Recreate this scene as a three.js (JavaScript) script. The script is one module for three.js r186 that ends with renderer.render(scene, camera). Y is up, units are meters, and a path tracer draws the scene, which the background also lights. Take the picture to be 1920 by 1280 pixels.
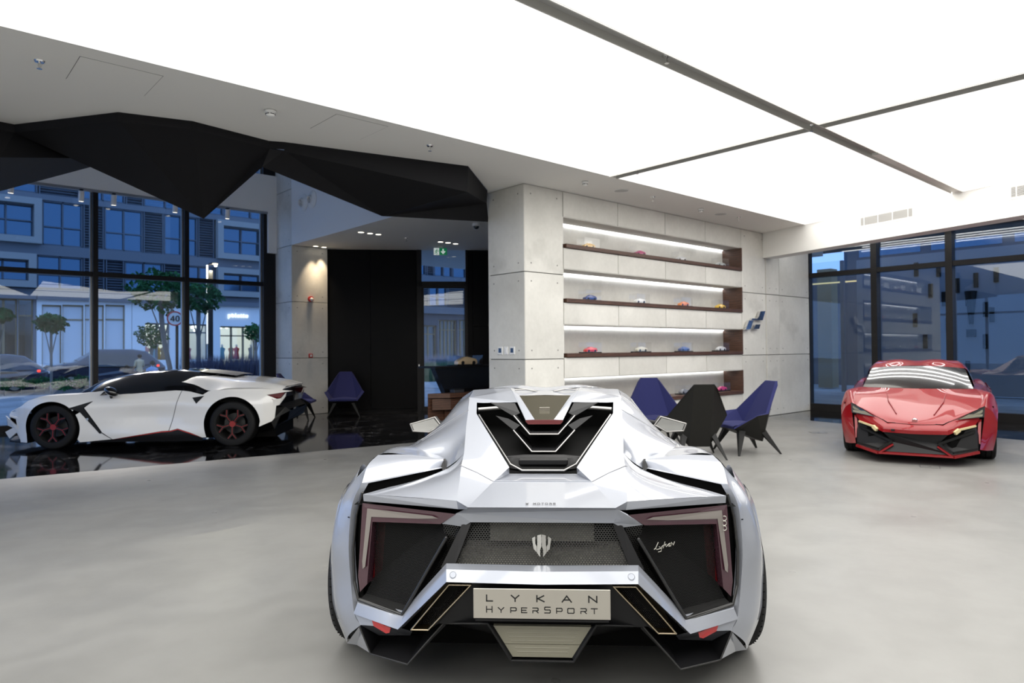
import * as THREE from 'three';
import { RoundedBoxGeometry } from 'three/addons/geometries/RoundedBoxGeometry.js';
import { mergeGeometries, mergeVertices, toCreasedNormals } from 'three/addons/utils/BufferGeometryUtils.js';
import { RectAreaLightUniformsLib } from 'three/addons/lights/RectAreaLightUniformsLib.js';
import { FontLoader } from 'three/addons/loaders/FontLoader.js';
import { TextGeometry } from 'three/addons/geometries/TextGeometry.js';

// ---------------------------------------------------------------- camera, sky, exposure
const R = THREE.MathUtils.degToRad;
const scene = new THREE.Scene();
const EYE = 1.4, FPX = 1299;
const camera = new THREE.PerspectiveCamera(2 * Math.atan(640 / FPX) * 180 / Math.PI, 1.5, 0.05, 400);
camera.position.set(0, EYE, 0);
camera.rotation.order = 'YXZ';
camera.rotation.set(R(0.75), R(-41.7), R(-0.46));
camera.focus = 3.0; camera.userData.fStop = 4.5;
camera.updateMatrixWorld(true);
scene.add(camera);
const renderer = new THREE.WebGLRenderer({ antialias: true });
renderer.toneMapping = THREE.LinearToneMapping;
renderer.toneMappingExposure = 1.0;
renderer.shadowMap.enabled = true;
RectAreaLightUniformsLib.init();
// clear sky shortly after sunset: an even blue
scene.background = new THREE.Color().setRGB(0.44, 0.77, 1.55);

// luminous ceiling: stretched white panels between dark channels, one area light under each
const CEIL = 3.785, PANEL_GLOW = 2.15;
const PANELS = [ // x0, x1, z0, z1
  [0.45, 7.33, -6.19, -3.46], [7.49, 12.95, -6.19, -3.46],
  [0.45, 7.33, -3.30, -0.55], [7.49, 12.1, -3.30, -0.55],
  [0.45, 7.33, -0.40, 2.40], [7.49, 11.3, -0.40, 2.40],
  [-6.4, 0.30, -6.19, -3.46], [-6.4, 0.30, -3.30, -0.55], [-6.4, 0.30, -0.40, 2.40],
];
for (const [x0, x1, z0, z1] of PANELS) {
  const l = new THREE.RectAreaLight(new THREE.Color(1, 0.98, 0.935), PANEL_GLOW, x1 - x0, z1 - z0);
  l.position.set((x0 + x1) / 2, CEIL - 0.006, (z0 + z1) / 2);
  l.rotation.x = -Math.PI / 2;
  l.name = 'luminous_ceiling_light';
  scene.add(l);
}

// ---------------------------------------------------------------- helpers
let seed = 7;
const rnd = () => (seed = (seed * 16807) % 2147483647) / 2147483647;
const rr = (a, b) => a + (b - a) * rnd();
const V3 = (a) => new THREE.Vector3(a[0], a[1], a[2]);
const taken = {};
function numbered(n) { const k = taken[n] = (taken[n] ?? -1) + 1; return k ? n + '_' + String(k).padStart(3, '0') : n; }
function shade(o) { o.traverse((m) => { if (m.isMesh) { m.castShadow = true; m.receiveShadow = true; } }); return o; }
function tag(o, label, category, group, kind) {
  o.userData.label = label; if (category) o.userData.category = category;
  if (group) o.userData.group = group; if (kind) o.userData.kind = kind; return o;
}
function thing(name, label, category, pos = [0, 0, 0], turn = 0, group) {
  const o = new THREE.Group(); o.name = numbered(name); o.position.set(...pos); o.rotation.y = turn;
  scene.add(o); return tag(o, label, category, group);
}
function clean(g) {
  if (g.index) g = g.toNonIndexed();
  if (!g.attributes.normal) g.computeVertexNormals();
  for (const k of Object.keys(g.attributes)) if (!['position', 'normal', 'uv'].includes(k)) g.deleteAttribute(k);
  g.clearGroups?.(); g.morphAttributes = {};
  return g;
}
// texture coordinates in metres, by the way each face points
function metreUV(g, off = [0, 0]) {
  g = clean(g); const p = g.attributes.position, n = g.attributes.normal, uv = new Float32Array(p.count * 2);
  for (let i = 0; i < p.count; i += 3) {
    const a = new THREE.Vector3().fromBufferAttribute(p, i), b = new THREE.Vector3().fromBufferAttribute(p, i + 1), c = new THREE.Vector3().fromBufferAttribute(p, i + 2);
    const f = b.clone().sub(a).cross(c.clone().sub(a)); const ax = Math.abs(f.x), ay = Math.abs(f.y), az = Math.abs(f.z);
    [a, b, c].forEach((v, k) => {
      const [s, t] = ay >= ax && ay >= az ? [v.x, v.z] : ax >= az ? [v.z, v.y] : [v.x, v.y];
      uv[(i + k) * 2] = s + off[0]; uv[(i + k) * 2 + 1] = t + off[1];
    });
  }
  g.setAttribute('uv', new THREE.BufferAttribute(uv, 2)); return g;
}
const merge = (list) => mergeGeometries(list.flat().map((g) => { g = clean(g); if (!g.attributes.uv) g = metreUV(g); return g; }));
function mesh(name, geo, mat, parent, label) {
  const g = Array.isArray(geo) ? merge(geo) : (geo.attributes.uv ? geo : metreUV(geo));
  const m = new THREE.Mesh(g, mat); m.name = parent === scene ? numbered(name) : name;
  m.castShadow = m.receiveShadow = true; if (label) m.userData.label = label;
  parent.add(m); return m;
}
function one(name, geo, mat, label, category, group) { return tag(mesh(name, geo, mat, scene), label, category, group); }
function struct(name, geo, mat, parent = scene) { const m = mesh(name, geo, mat, parent); if (parent === scene) m.userData.kind = 'structure'; return m; }
function structGroup(name) { const g = new THREE.Group(); g.name = numbered(name); g.userData.kind = 'structure'; scene.add(g); return g; }
const box = (w, h, d, x = 0, y = 0, z = 0, ry = 0) => { const g = metreUV(new THREE.BoxGeometry(w, h, d)); if (ry) g.rotateY(ry); return g.translate(x, y, z); };
const boxAB = (x0, x1, y0, y1, z0, z1) => metreUV(new THREE.BoxGeometry(Math.abs(x1 - x0), Math.abs(y1 - y0), Math.abs(z1 - z0)).translate((x0 + x1) / 2, (y0 + y1) / 2, (z0 + z1) / 2));
const rbox = (w, h, d, x = 0, y = 0, z = 0, r = 0.01, s = 2) => metreUV(new RoundedBoxGeometry(w, h, d, s, Math.min(r, w / 2.01, h / 2.01, d / 2.01)).translate(x, y, z));
const cyl = (r1, r2, h, x = 0, y = 0, z = 0, n = 20) => new THREE.CylinderGeometry(r1, r2, h, n).translate(x, y, z);
const ball = (r, x, y, z, n = 14) => new THREE.SphereGeometry(r, n, Math.round(n * 0.7)).translate(x, y, z);
function orient(g, p, q) { // a geometry built along +y from 0 to 1 is laid from p to q
  const a = V3(p), d = V3(q).sub(a), l = d.length();
  g.scale(1, l, 1).applyQuaternion(new THREE.Quaternion().setFromUnitVectors(new THREE.Vector3(0, 1, 0), d.normalize())).translate(a.x, a.y, a.z); return g;
}
const rod = (p, q, r1, r2 = r1, n = 10) => orient(new THREE.CylinderGeometry(r2, r1, 1, n).translate(0, 0.5, 0), p, q);
function bar(p, q, w, h, up = [0, 1, 0]) { // rectangular bar p to q: w across, h along up
  const a = V3(p), b = V3(q), d = b.clone().sub(a), l = d.length(); d.normalize();
  const s = d.clone().cross(V3(up)).normalize(), u = s.clone().cross(d).normalize();
  const m = new THREE.Matrix4().makeBasis(d, u, s).setPosition(a.add(b).multiplyScalar(0.5));
  return metreUV(new THREE.BoxGeometry(l, h, w)).applyMatrix4(m);
}
function tube(pts, r, n = 40, m = 8, closed = false) { return new THREE.TubeGeometry(new THREE.CatmullRomCurve3(pts.map(V3), closed, 'centripetal'), n, r, m, closed); }
function polyline(pts, w, h, closed = false, up = [0, 1, 0]) { // mitred-looking run of bars
  const out = []; for (let i = 0; i + 1 < pts.length + (closed ? 1 : 0); i++) out.push(rod(pts[i], pts[(i + 1) % pts.length], w / 2, w / 2, h || 8)); return merge(out);
}
// a flat polygon in space, optionally given a thickness by the vector off
function poly(pts, off) {
  const P = pts.map(V3), n = new THREE.Vector3();
  for (let i = 0; i < P.length; i++) { const a = P[i], b = P[(i + 1) % P.length]; n.x += (a.y - b.y) * (a.z + b.z); n.y += (a.z - b.z) * (a.x + b.x); n.z += (a.x - b.x) * (a.y + b.y); }
  n.normalize();
  const u = Math.abs(n.y) > 0.9 ? new THREE.Vector3(1, 0, 0) : new THREE.Vector3(0, 1, 0).cross(n).normalize(); u.addScaledVector(n, -u.dot(n)).normalize();
  const v = n.clone().cross(u), flat = P.map((p) => new THREE.Vector2(p.dot(u), p.dot(v)));
  const tris = THREE.ShapeUtils.triangulateShape(flat, []), pos = [], uv = [];
  const put = (p, s, t) => { pos.push(p.x, p.y, p.z); uv.push(s, t); };
  for (const t of tris) for (const k of t) put(P[k], flat[k].x, flat[k].y);
  if (off) {
    const o = V3(off), Q = P.map((p) => p.clone().add(o));
    for (const t of tris) for (const k of [t[0], t[2], t[1]]) put(Q[k], flat[k].x, flat[k].y);
    for (let i = 0; i < P.length; i++) { const j = (i + 1) % P.length, l = P[i].distanceTo(P[j]), d = o.length(); put(P[i], 0, 0); put(Q[i], 0, d); put(Q[j], l, d); put(P[i], 0, 0); put(Q[j], l, d); put(P[j], l, 0); }
  }
  const g = new THREE.BufferGeometry();
  g.setAttribute('position', new THREE.Float32BufferAttribute(pos, 3)); g.setAttribute('uv', new THREE.Float32BufferAttribute(uv, 2)); g.computeVertexNormals(); return g;
}
// extrude a 2D outline (array of [x,y]) along +z by d, with a bevel
function plate(outline, d, bevel = 0, holes = []) {
  const s = new THREE.Shape(outline.map((p) => new THREE.Vector2(...p)));
  for (const h of holes) s.holes.push(new THREE.Path(h.map((p) => new THREE.Vector2(...p))));
  return new THREE.ExtrudeGeometry(s, { depth: d, bevelEnabled: bevel > 0, bevelSize: bevel, bevelThickness: bevel, bevelSegments: 2, steps: 1, curveSegments: 10 });
}
// a smooth sheet through a grid of points; sharp rows / columns keep a crease
function cr(p0, p1, p2, p3, t) { const t2 = t * t, t3 = t2 * t; return p0.map((_, k) => 0.5 * (2 * p1[k] + (p2[k] - p0[k]) * t + (2 * p0[k] - 5 * p1[k] + 4 * p2[k] - p3[k]) * t2 + (3 * p1[k] - p0[k] - 3 * p2[k] + p3[k]) * t3)); }
function through(pts, per, sharp = []) {
  const out = [], n = pts.length, lerp = (a, b) => a.map((v, k) => 2 * v - b[k]);
  for (let i = 0; i + 1 < n; i++) {
    const a = pts[i], b = pts[i + 1];
    const p = i === 0 || sharp.includes(i) ? lerp(a, b) : pts[i - 1], q = i + 2 >= n || sharp.includes(i + 1) ? lerp(b, a) : pts[i + 2];
    for (let k = 0; k < per; k++) out.push(cr(p, a, b, q, k / per));
  }
  out.push(pts[n - 1]); return out;
}
function sheet(grid, per = 6, sharpRows = [], sharpCols = [], crease = 0.5) {
  const rows = grid.map((r) => through(r, per, sharpCols)), cols = rows[0].length, full = [];
  for (let c = 0; c < cols; c++) full.push(through(rows.map((r) => r[c]), per, sharpRows));
  const n = full[0].length, pos = [], uv = [];
  const put = (p) => { pos.push(...p); uv.push(p[0] + 0.3 * p[2], p[1] + 0.3 * p[2]); };
  for (let c = 0; c + 1 < cols; c++) for (let r = 0; r + 1 < n; r++) { const a = full[c][r], b = full[c + 1][r], d = full[c][r + 1], e = full[c + 1][r + 1]; put(a); put(d); put(b); put(b); put(d); put(e); }
  const g = new THREE.BufferGeometry(); g.setAttribute('position', new THREE.Float32BufferAttribute(pos, 3)); g.setAttribute('uv', new THREE.Float32BufferAttribute(uv, 2));
  return toCreasedNormals(g, crease);
}
const flipX = (g) => { g = clean(g.clone()); g.scale(-1, 1, 1); const p = g.attributes; for (const k of ['position', 'normal', 'uv']) { const a = p[k], s = a.itemSize; for (let i = 0; i < a.count; i += 3) for (let c = 0; c < s; c++) { const t = a.array[(i + 1) * s + c]; a.array[(i + 1) * s + c] = a.array[(i + 2) * s + c]; a.array[(i + 2) * s + c] = t; } } return g; };
const mx = (pts) => pts.map(([a, b, c]) => [-a, b, c]);
// a pixel of the photograph as a ray; the distance comes from the plane that the thing touches
const camM = camera.matrixWorld;
function ray(px, py) { return new THREE.Vector3((px - 960) / FPX, -(py - 640) / FPX, -1).transformDirection(camM); }
const onY = (px, py, h = 0) => { const d = ray(px, py); return [0, EYE, 0].map((v, i) => v + d.getComponent(i) * (h - EYE) / d.y); };
const onX = (px, py, X) => { const d = ray(px, py); return [0, EYE, 0].map((v, i) => v + d.getComponent(i) * X / d.x); };
const onZ = (px, py, Z) => { const d = ray(px, py); return [0, EYE, 0].map((v, i) => v + d.getComponent(i) * Z / d.z); };

// ---------------------------------------------------------------- textures
function fbm(size, oct, s0, per = 4) { // tileable value noise, 0..1
  const out = new Float32Array(size * size); let amp = 1, tot = 0; const save = seed; seed = s0;
  for (let o = 0; o < oct; o++) {
    const n = per << o, g = Float32Array.from({ length: n * n }, rnd), st = n / size;
    for (let y = 0; y < size; y++) for (let x = 0; x < size; x++) {
      const fx = x * st, fy = y * st, ix = fx | 0, iy = fy | 0, tx = fx - ix, ty = fy - iy, sx = tx * tx * (3 - 2 * tx), sy = ty * ty * (3 - 2 * ty), jx = (ix + 1) % n, jy = (iy + 1) % n;
      const a = g[iy * n + ix], b = g[iy * n + jx], c = g[jy * n + ix], d = g[jy * n + jx];
      out[y * size + x] += amp * (a + (b - a) * sx + (c - a) * sy + (a - b - c + d) * sx * sy);
    }
    tot += amp; amp *= 0.55;
  }
  seed = save; for (let i = 0; i < out.length; i++) out[i] /= tot; return out;
}
function tex(size, f, metres, srgb = true) {
  const d = new Uint8Array(size * size * 4);
  for (let y = 0; y < size; y++) for (let x = 0; x < size; x++) { const c = f(x, y, y * size + x); for (let k = 0; k < 3; k++) d[(y * size + x) * 4 + k] = Math.max(0, Math.min(255, c[k])); d[(y * size + x) * 4 + 3] = 255; }
  const t = new THREE.DataTexture(d, size, size); t.wrapS = t.wrapT = THREE.RepeatWrapping; t.magFilter = THREE.LinearFilter; t.minFilter = THREE.LinearMipmapLinearFilter; t.generateMipmaps = true;
  t.repeat.set(1 / metres, 1 / metres); if (srgb) t.colorSpace = THREE.SRGBColorSpace; t.needsUpdate = true; return t;
}
const N1 = fbm(512, 6, 11), N2 = fbm(512, 5, 23, 2), N3 = fbm(512, 3, 31, 64), N4 = fbm(512, 6, 57, 3);
const grey = (v) => [v, v, v];
const tConcrete = tex(512, (x, y, i) => { const v = 221 + (N1[i] - 0.5) * 30 + (N2[i] - 0.5) * 30 + (N3[i] - 0.5) * 8, s = Math.max(0, N4[i] - 0.62) * 130; return [v - s, v - 1 - s, v - 5 - s]; }, 2.6);
const tFloor = tex(512, (x, y, i) => { const w = Math.sin((N2[i] * 9 + N4[i] * 5) * 3.1) * 3.5, v = 184 + (N1[i] - 0.5) * 16 + (N2[i] - 0.5) * 12 + w + (N3[i] - 0.5) * 3; return [v, v - 1, v - 4]; }, 3.2);
const tFloorR = tex(512, (x, y, i) => grey(120 + (N1[i] - 0.5) * 70 + (N4[i] - 0.5) * 50), 2.1, false);
const tMarble = tex(512, (x, y, i) => { const a = Math.abs(N1[i] - N2[i] * 0.6 - 0.2), b = Math.abs(N4[i] - 0.5), m = Math.max(0, 1 - a * 55) * 0.8 * N2[i] + Math.max(0, 1 - b * 90) * 0.5, v = 12 + N3[i] * 6 + m * 150; return [v, v, v + 2]; }, 2.4);
const tPave = tex(512, (x, y, i) => { const v = 150 + (N1[i] - 0.5) * 50 + (N3[i] - 0.5) * 30; return grey(v); }, 3);
const tAsphalt = tex(512, (x, y, i) => { const v = 70 + (N3[i] - 0.5) * 50 + (N2[i] - 0.5) * 24; return grey(v); }, 2);
const tWood = tex(512, (x, y, i) => { const g = Math.sin((y / 512 * 40 + N2[i] * 6 + N1[i] * 3) * 2.2) * 12 + (N3[(y * 512 + (x >> 3))] - 0.5) * 40; return [96 + g, 64 + g * 0.75, 48 + g * 0.6]; }, 0.6);
const tFabric = tex(256, (x, y) => { const w = ((x >> 1) + (y >> 1)) & 1 ? 226 : 190; return grey(w + (N3[(y * 2) * 512 + x * 2] - 0.5) * 60); }, 0.12);
const tLeaf = tex(256, (x, y) => { const i = y * 2 * 512 + x * 2, v = 0.6 + N1[i] * 0.8; return [52 * v, 96 * v, 60 * v]; }, 0.9);

// ---------------------------------------------------------------- materials
const std = (o) => new THREE.MeshStandardMaterial(o), phy = (o) => new THREE.MeshPhysicalMaterial(o);
const rgb = (r, g, b) => new THREE.Color().setRGB(r, g, b);
const M = {
  concrete: std({ map: tConcrete, color: rgb(0.92, 0.915, 0.89), roughness: 0.85, bumpMap: tConcrete, bumpScale: 0.0015 }),
  joint: std({ color: rgb(0.12, 0.118, 0.112), roughness: 0.95 }),
  tie: std({ color: rgb(0.16, 0.158, 0.15), roughness: 0.9 }),
  floor: std({ map: tFloor, color: rgb(0.43, 0.43, 0.425), roughness: 0.9, roughnessMap: tFloorR }),
  marble: phy({ map: tMarble, roughness: 0.06, specularIntensity: 1 }),
  ceiling: std({ color: rgb(0.8, 0.79, 0.755), roughness: 0.9 }),
  white: std({ color: rgb(0.78, 0.78, 0.77), roughness: 0.7 }),
  panel: std({ color: rgb(0.85, 0.85, 0.85), roughness: 0.6, emissive: rgb(1, 0.985, 0.95), emissiveIntensity: 1.2 }),
  channel: std({ color: rgb(0.42, 0.415, 0.4), roughness: 0.55, metalness: 0.3 }),
  channelEdge: std({ color: rgb(0.62, 0.61, 0.57), roughness: 0.5, metalness: 0.3 }),
  frame: phy({ color: rgb(0.011, 0.01, 0.01), roughness: 0.42, specularIntensity: 0.5 }),
  frameGrey: std({ color: rgb(0.35, 0.36, 0.37), roughness: 0.35, metalness: 0.8 }),
  glass: phy({ color: rgb(0.9, 0.95, 0.97), roughness: 0, transmission: 1, thickness: 0, ior: 1.5 }),
  acrylic: phy({ color: rgb(0.99, 0.99, 0.99), roughness: 0.02, transmission: 1, thickness: 0, ior: 1.3 }),
  canopy: phy({ color: rgb(0.0095, 0.0095, 0.011), roughness: 0.65, specularIntensity: 0.3 }),
  darkWall: phy({ color: rgb(0.005, 0.005, 0.0055), roughness: 0.38, specularIntensity: 0.15 }),
  wood: std({ map: tWood, color: rgb(0.58, 0.58, 0.56), roughness: 0.5 }),
  chrome: std({ color: rgb(0.75, 0.75, 0.74), roughness: 0.12, metalness: 1 }),
  steel: std({ color: rgb(0.62, 0.6, 0.55), roughness: 0.3, metalness: 1 }),
  black: phy({ color: rgb(0.009, 0.009, 0.009), roughness: 0.45, specularIntensity: 0.5 }),
  blackGloss: phy({ color: rgb(0.006, 0.006, 0.007), roughness: 0.12, clearcoat: 1, clearcoatRoughness: 0.03 }),
  rubber: phy({ color: rgb(0.01, 0.01, 0.0105), roughness: 0.7, specularIntensity: 0.5 }),
  red: std({ color: rgb(0.55, 0.02, 0.015), roughness: 0.4 }),
  plastic: std({ color: rgb(0.8, 0.8, 0.78), roughness: 0.4 }),
  blue: std({ map: tFabric, color: rgb(0.013, 0.017, 0.115), roughness: 0.95, bumpMap: tFabric, bumpScale: 0.0006 }),
  shell: phy({ color: rgb(0.014, 0.0135, 0.012), roughness: 0.5, specularIntensity: 0.4 }),
  led: std({ color: rgb(0.9, 0.9, 0.9), emissive: rgb(0.95, 0.97, 1), emissiveIntensity: 3 }),
  tubeLed: std({ color: rgb(0.9, 0.9, 0.9), emissive: rgb(1, 0.99, 0.97), emissiveIntensity: 8 }),
  warmLed: std({ color: rgb(0.9, 0.9, 0.85), emissive: rgb(1, 0.9, 0.74), emissiveIntensity: 4 }),
};
// ---------------------------------------------------------------- floor
const WALLZ = -7.225, WINX = 15.5, GLZ = -15.7, HIGH = 6.3, XL = -7, ZB = 5.5;
const edgeL = (x) => -9.676 + (x - 0.888) * 0.1393;           // where polished concrete meets black marble, left
const edgeR = (z) => 13.4 + (z + 7.225) * -0.178;             // the same along the right-hand windows
struct('floor', poly([[XL, 0, edgeL(XL)], [6.7, 0, edgeL(6.7)], [6.7, 0, WALLZ - 0.3], [13.4, 0, WALLZ - 0.3], [edgeR(WALLZ), 0, WALLZ], [edgeR(ZB), 0, ZB], [XL, 0, ZB]], [0, -0.2, 0]), M.floor);
{
  const f = structGroup('floor_marble');
  mesh('marble_slab', poly([[XL, 0, -15.82], [7.25, 0, -15.82], [7.25, 0, -15.05], [15.9, 0, -8.8], [15.9, 0, WALLZ - 0.3], [6.7, 0, WALLZ - 0.3], [6.7, 0, edgeL(6.7)], [XL, 0, edgeL(XL)]], [0, -0.2, 0]), M.marble, f);
  mesh('marble_strip', poly([[13.4, 0, WALLZ - 0.3], [WINX + 0.2, 0, WALLZ - 0.3], [WINX + 0.2, 0, ZB], [edgeR(ZB), 0, ZB], [edgeR(WALLZ), 0, WALLZ]], [0, -0.2, 0]), M.marble, f);
}

// ---------------------------------------------------------------- ceiling and roof
const CANOPY_EDGE = [[6.59, -7.92], [5.52, -7.02], [3.29, -7.55], [3.15, -7.62], [2.28, -7.47], [1.64, -7.66], [0.92, -8.76], [0.6, -8.73], [XL, -8.95]];
{
  const c = structGroup('ceiling');
  const out = [[XL, -6.19], [13.09, -6.19], [13.4, WALLZ], [13.4, -8.03], [18, -8.03], [18, -16], [6.6, -16], [6.6, -7.92], ...CANOPY_EDGE.slice(1)];
  mesh('plaster_soffit', poly(out.map(([x, z]) => [x, CEIL, z]), [0, 0.3, 0]), M.ceiling, c);
  // two flush access hatches outlined by fine seams
  for (const [x0, x1, z0, z1] of [[1.1, 1.72, -7.02, -6.41], [3.3, 3.9, -6.91, -6.32]]) {
    const h = mesh('access_hatch', boxAB(x0 + 0.004, x1 - 0.004, CEIL - 0.0025, CEIL, z0 + 0.004, z1 - 0.004), M.ceiling, c);
    for (const g of [boxAB(x0, x0 + 0.004, CEIL - 0.001, CEIL, z0, z1), boxAB(x1 - 0.004, x1, CEIL - 0.001, CEIL, z0, z1), boxAB(x0, x1, CEIL - 0.001, CEIL, z0, z0 + 0.004), boxAB(x0, x1, CEIL - 0.001, CEIL, z1 - 0.004, z1)]) mesh('seam', g, M.joint, h);
  }
  mesh('high_ceiling', boxAB(XL, 6.8, HIGH, HIGH + 0.2, -16.2, -5.9), M.ceiling, c);
  mesh('roof_slab', boxAB(XL - 0.2, 18, 4.35, 4.55, -6.19, ZB + 0.2), M.ceiling, c);
  mesh('upstand', boxAB(XL, 18, CEIL + 0.3, HIGH + 0.2, -6.19, -6.0), M.ceiling, c);
  mesh('roof_slab', boxAB(6.6, 18.2, 4.085, 4.3, -16.2, -6.19), M.ceiling, c);
  mesh('window_bay_soffit', boxAB(edgeR(ZB) - 2, WINX + 0.3, CEIL + 0.02, CEIL + 0.2, WALLZ - 0.4, ZB + 0.2), M.ceiling, c);
}
// lit stretch panels
const bulkX = (z) => 13.4 + (z + 7.22) * (-1.41 / 4.74);
for (const [x0, x1, z0, z1] of PANELS) {
  const r = x1 > 9; const pts = r ? [[x0, CEIL, z0], [bulkX(z0), CEIL, z0], [bulkX(z1), CEIL, z1], [x0, CEIL, z1]] : [[x0, CEIL, z0], [x1, CEIL, z0], [x1, CEIL, z1], [x0, CEIL, z1]];
  one('luminous_ceiling_panel', poly(pts, [0, 0.03, 0]), M.panel, 'backlit white stretch panel of the luminous ceiling', 'ceiling light', 'panels of the luminous ceiling');
}
// channels between the panels: open dark troughs with pale flanges
function channel(p, q, label) {
  const c = thing('ceiling_channel', label, 'ceiling channel', [0, 0, 0], 0, 'channels of the luminous ceiling');
  const alongX = p[1] === q[1], w = 0.08;
  const b = (o0, o1, y0, y1) => alongX ? boxAB(p[0], q[0], y0, y1, p[1] + o0, p[1] + o1) : boxAB(p[0] + o0, p[0] + o1, y0, y1, p[1], q[1]);
  mesh('trough', [b(-w + 0.012, w - 0.012, CEIL + 0.05, CEIL + 0.06)], M.channel, c);
  mesh('flange', b(-w, -w + 0.012, CEIL - 0.012, CEIL + 0.06), M.channelEdge, c);
  mesh('flange', b(w - 0.012, w, CEIL - 0.012, CEIL + 0.06), M.channelEdge, c);
  mesh('centre_groove', b(-0.004, 0.004, CEIL + 0.046, CEIL + 0.0505), M.black, c);
}
channel([XL, -3.38], [12.2, -3.38], 'long grey ceiling channel carrying sprinklers, running parallel to the shelf wall');
channel([XL, -0.475], [11.4, -0.475], 'grey ceiling channel beyond the sprinkler channel');
channel([7.41, -6.19], [7.41, -3.46], 'grey ceiling channel ending above the shelf wall');
channel([7.41, -3.3], [7.41, -0.555], 'grey ceiling channel crossing the panels above the red car');
channel([7.41, -0.395], [7.41, 2.4], 'grey ceiling channel behind the cross channel');
channel([0.375, -6.19], [0.375, -3.46], 'grey ceiling channel near the black canopy side');
struct('trim_1', [boxAB(XL, 12, CEIL - 0.01, CEIL + 0.06, 2.4, ZB)], M.ceiling);

// ---------------------------------------------------------------- unseen walls that close the room
struct('wall_left', boxAB(XL - 0.2, XL, 0, HIGH, -6.2, ZB), M.white);
for (let i = 0; i < 6; i++) { // the curtain wall turns the corner and runs down the left side
  const w = structGroup('window_' + (i + 21)), a = -15.7 + i * 1.58, b = a + 1.58;
  mesh('mullion', boxAB(XL - 0.12, XL + 0.06, 0, HIGH, b - 0.045, b + 0.045), M.frame, w);
  mesh('transom', boxAB(XL - 0.1, XL + 0.06, 2.93, 3.02, a + 0.045, b - 0.045), M.frame, w);
  mesh('sill', boxAB(XL - 0.1, XL + 0.06, 0, 0.1, a + 0.045, b - 0.045), M.frame, w);
  mesh('pane', boxAB(XL - 0.004, XL, 0.1, 2.93, a + 0.045, b - 0.045), M.glass, w); mesh('pane', boxAB(XL - 0.004, XL, 3.02, HIGH, a + 0.045, b - 0.045), M.glass, w);
}
struct('wall_rear', boxAB(XL - 0.2, 16, 0, 4.6, ZB, ZB + 0.2), M.white);

// ---------------------------------------------------------------- concrete shelf wall
const HOLES = [[0.13, 0.13], [-0.13, 0.13], [0.13, -0.13], [-0.13, -0.13]];
function concretePanel(parent, x0, x1, y0, y1, z, face, holes = true) { // face 'z': panel front at z; 'x': front at x = z, x0..x1 run along z
  const g = 0.006, t = 0.03;
  const w = Math.abs(x1 - x0) - 2 * g, h = y1 - y0 - 2 * g;
  const geo = metreUV(new RoundedBoxGeometry(w, h, t, 1, 0.004), [rr(0, 9), rr(0, 9)]);
  if (face === 'x') geo.rotateY(-Math.PI / 2).translate(z + t / 2, (y0 + y1) / 2, (x0 + x1) / 2); else geo.translate((x0 + x1) / 2, (y0 + y1) / 2, z - t / 2);
  const p = mesh('concrete_panel', geo, M.concrete, parent);
  if (holes && w > 0.3 && h > 0.6) {
    const list = [];
    for (const [ax, ay] of HOLES) {
      const cx = ax > 0 ? x0 + ax : x1 + ax, cy = ay > 0 ? y0 + ay : y1 + ay, d = new THREE.CylinderGeometry(0.011, 0.011, 0.004, 10);
      list.push(face === 'x' ? d.rotateZ(Math.PI / 2).translate(z, cy, cx) : d.rotateX(Math.PI / 2).translate(cx, cy, z));
    }
    mesh('tie_holes', list, M.tie, p);
  }
  return p;
}
const ROWS = [[0, 1.27], [1.27, 2.527], [2.527, CEIL]];
const NICHES = [[2.94, 3.4], [2.118, 2.62], [1.292, 1.785], [0.515, 0.978]], NX0 = 7.485, NX1 = 12.555, NZ = -7.63;
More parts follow.
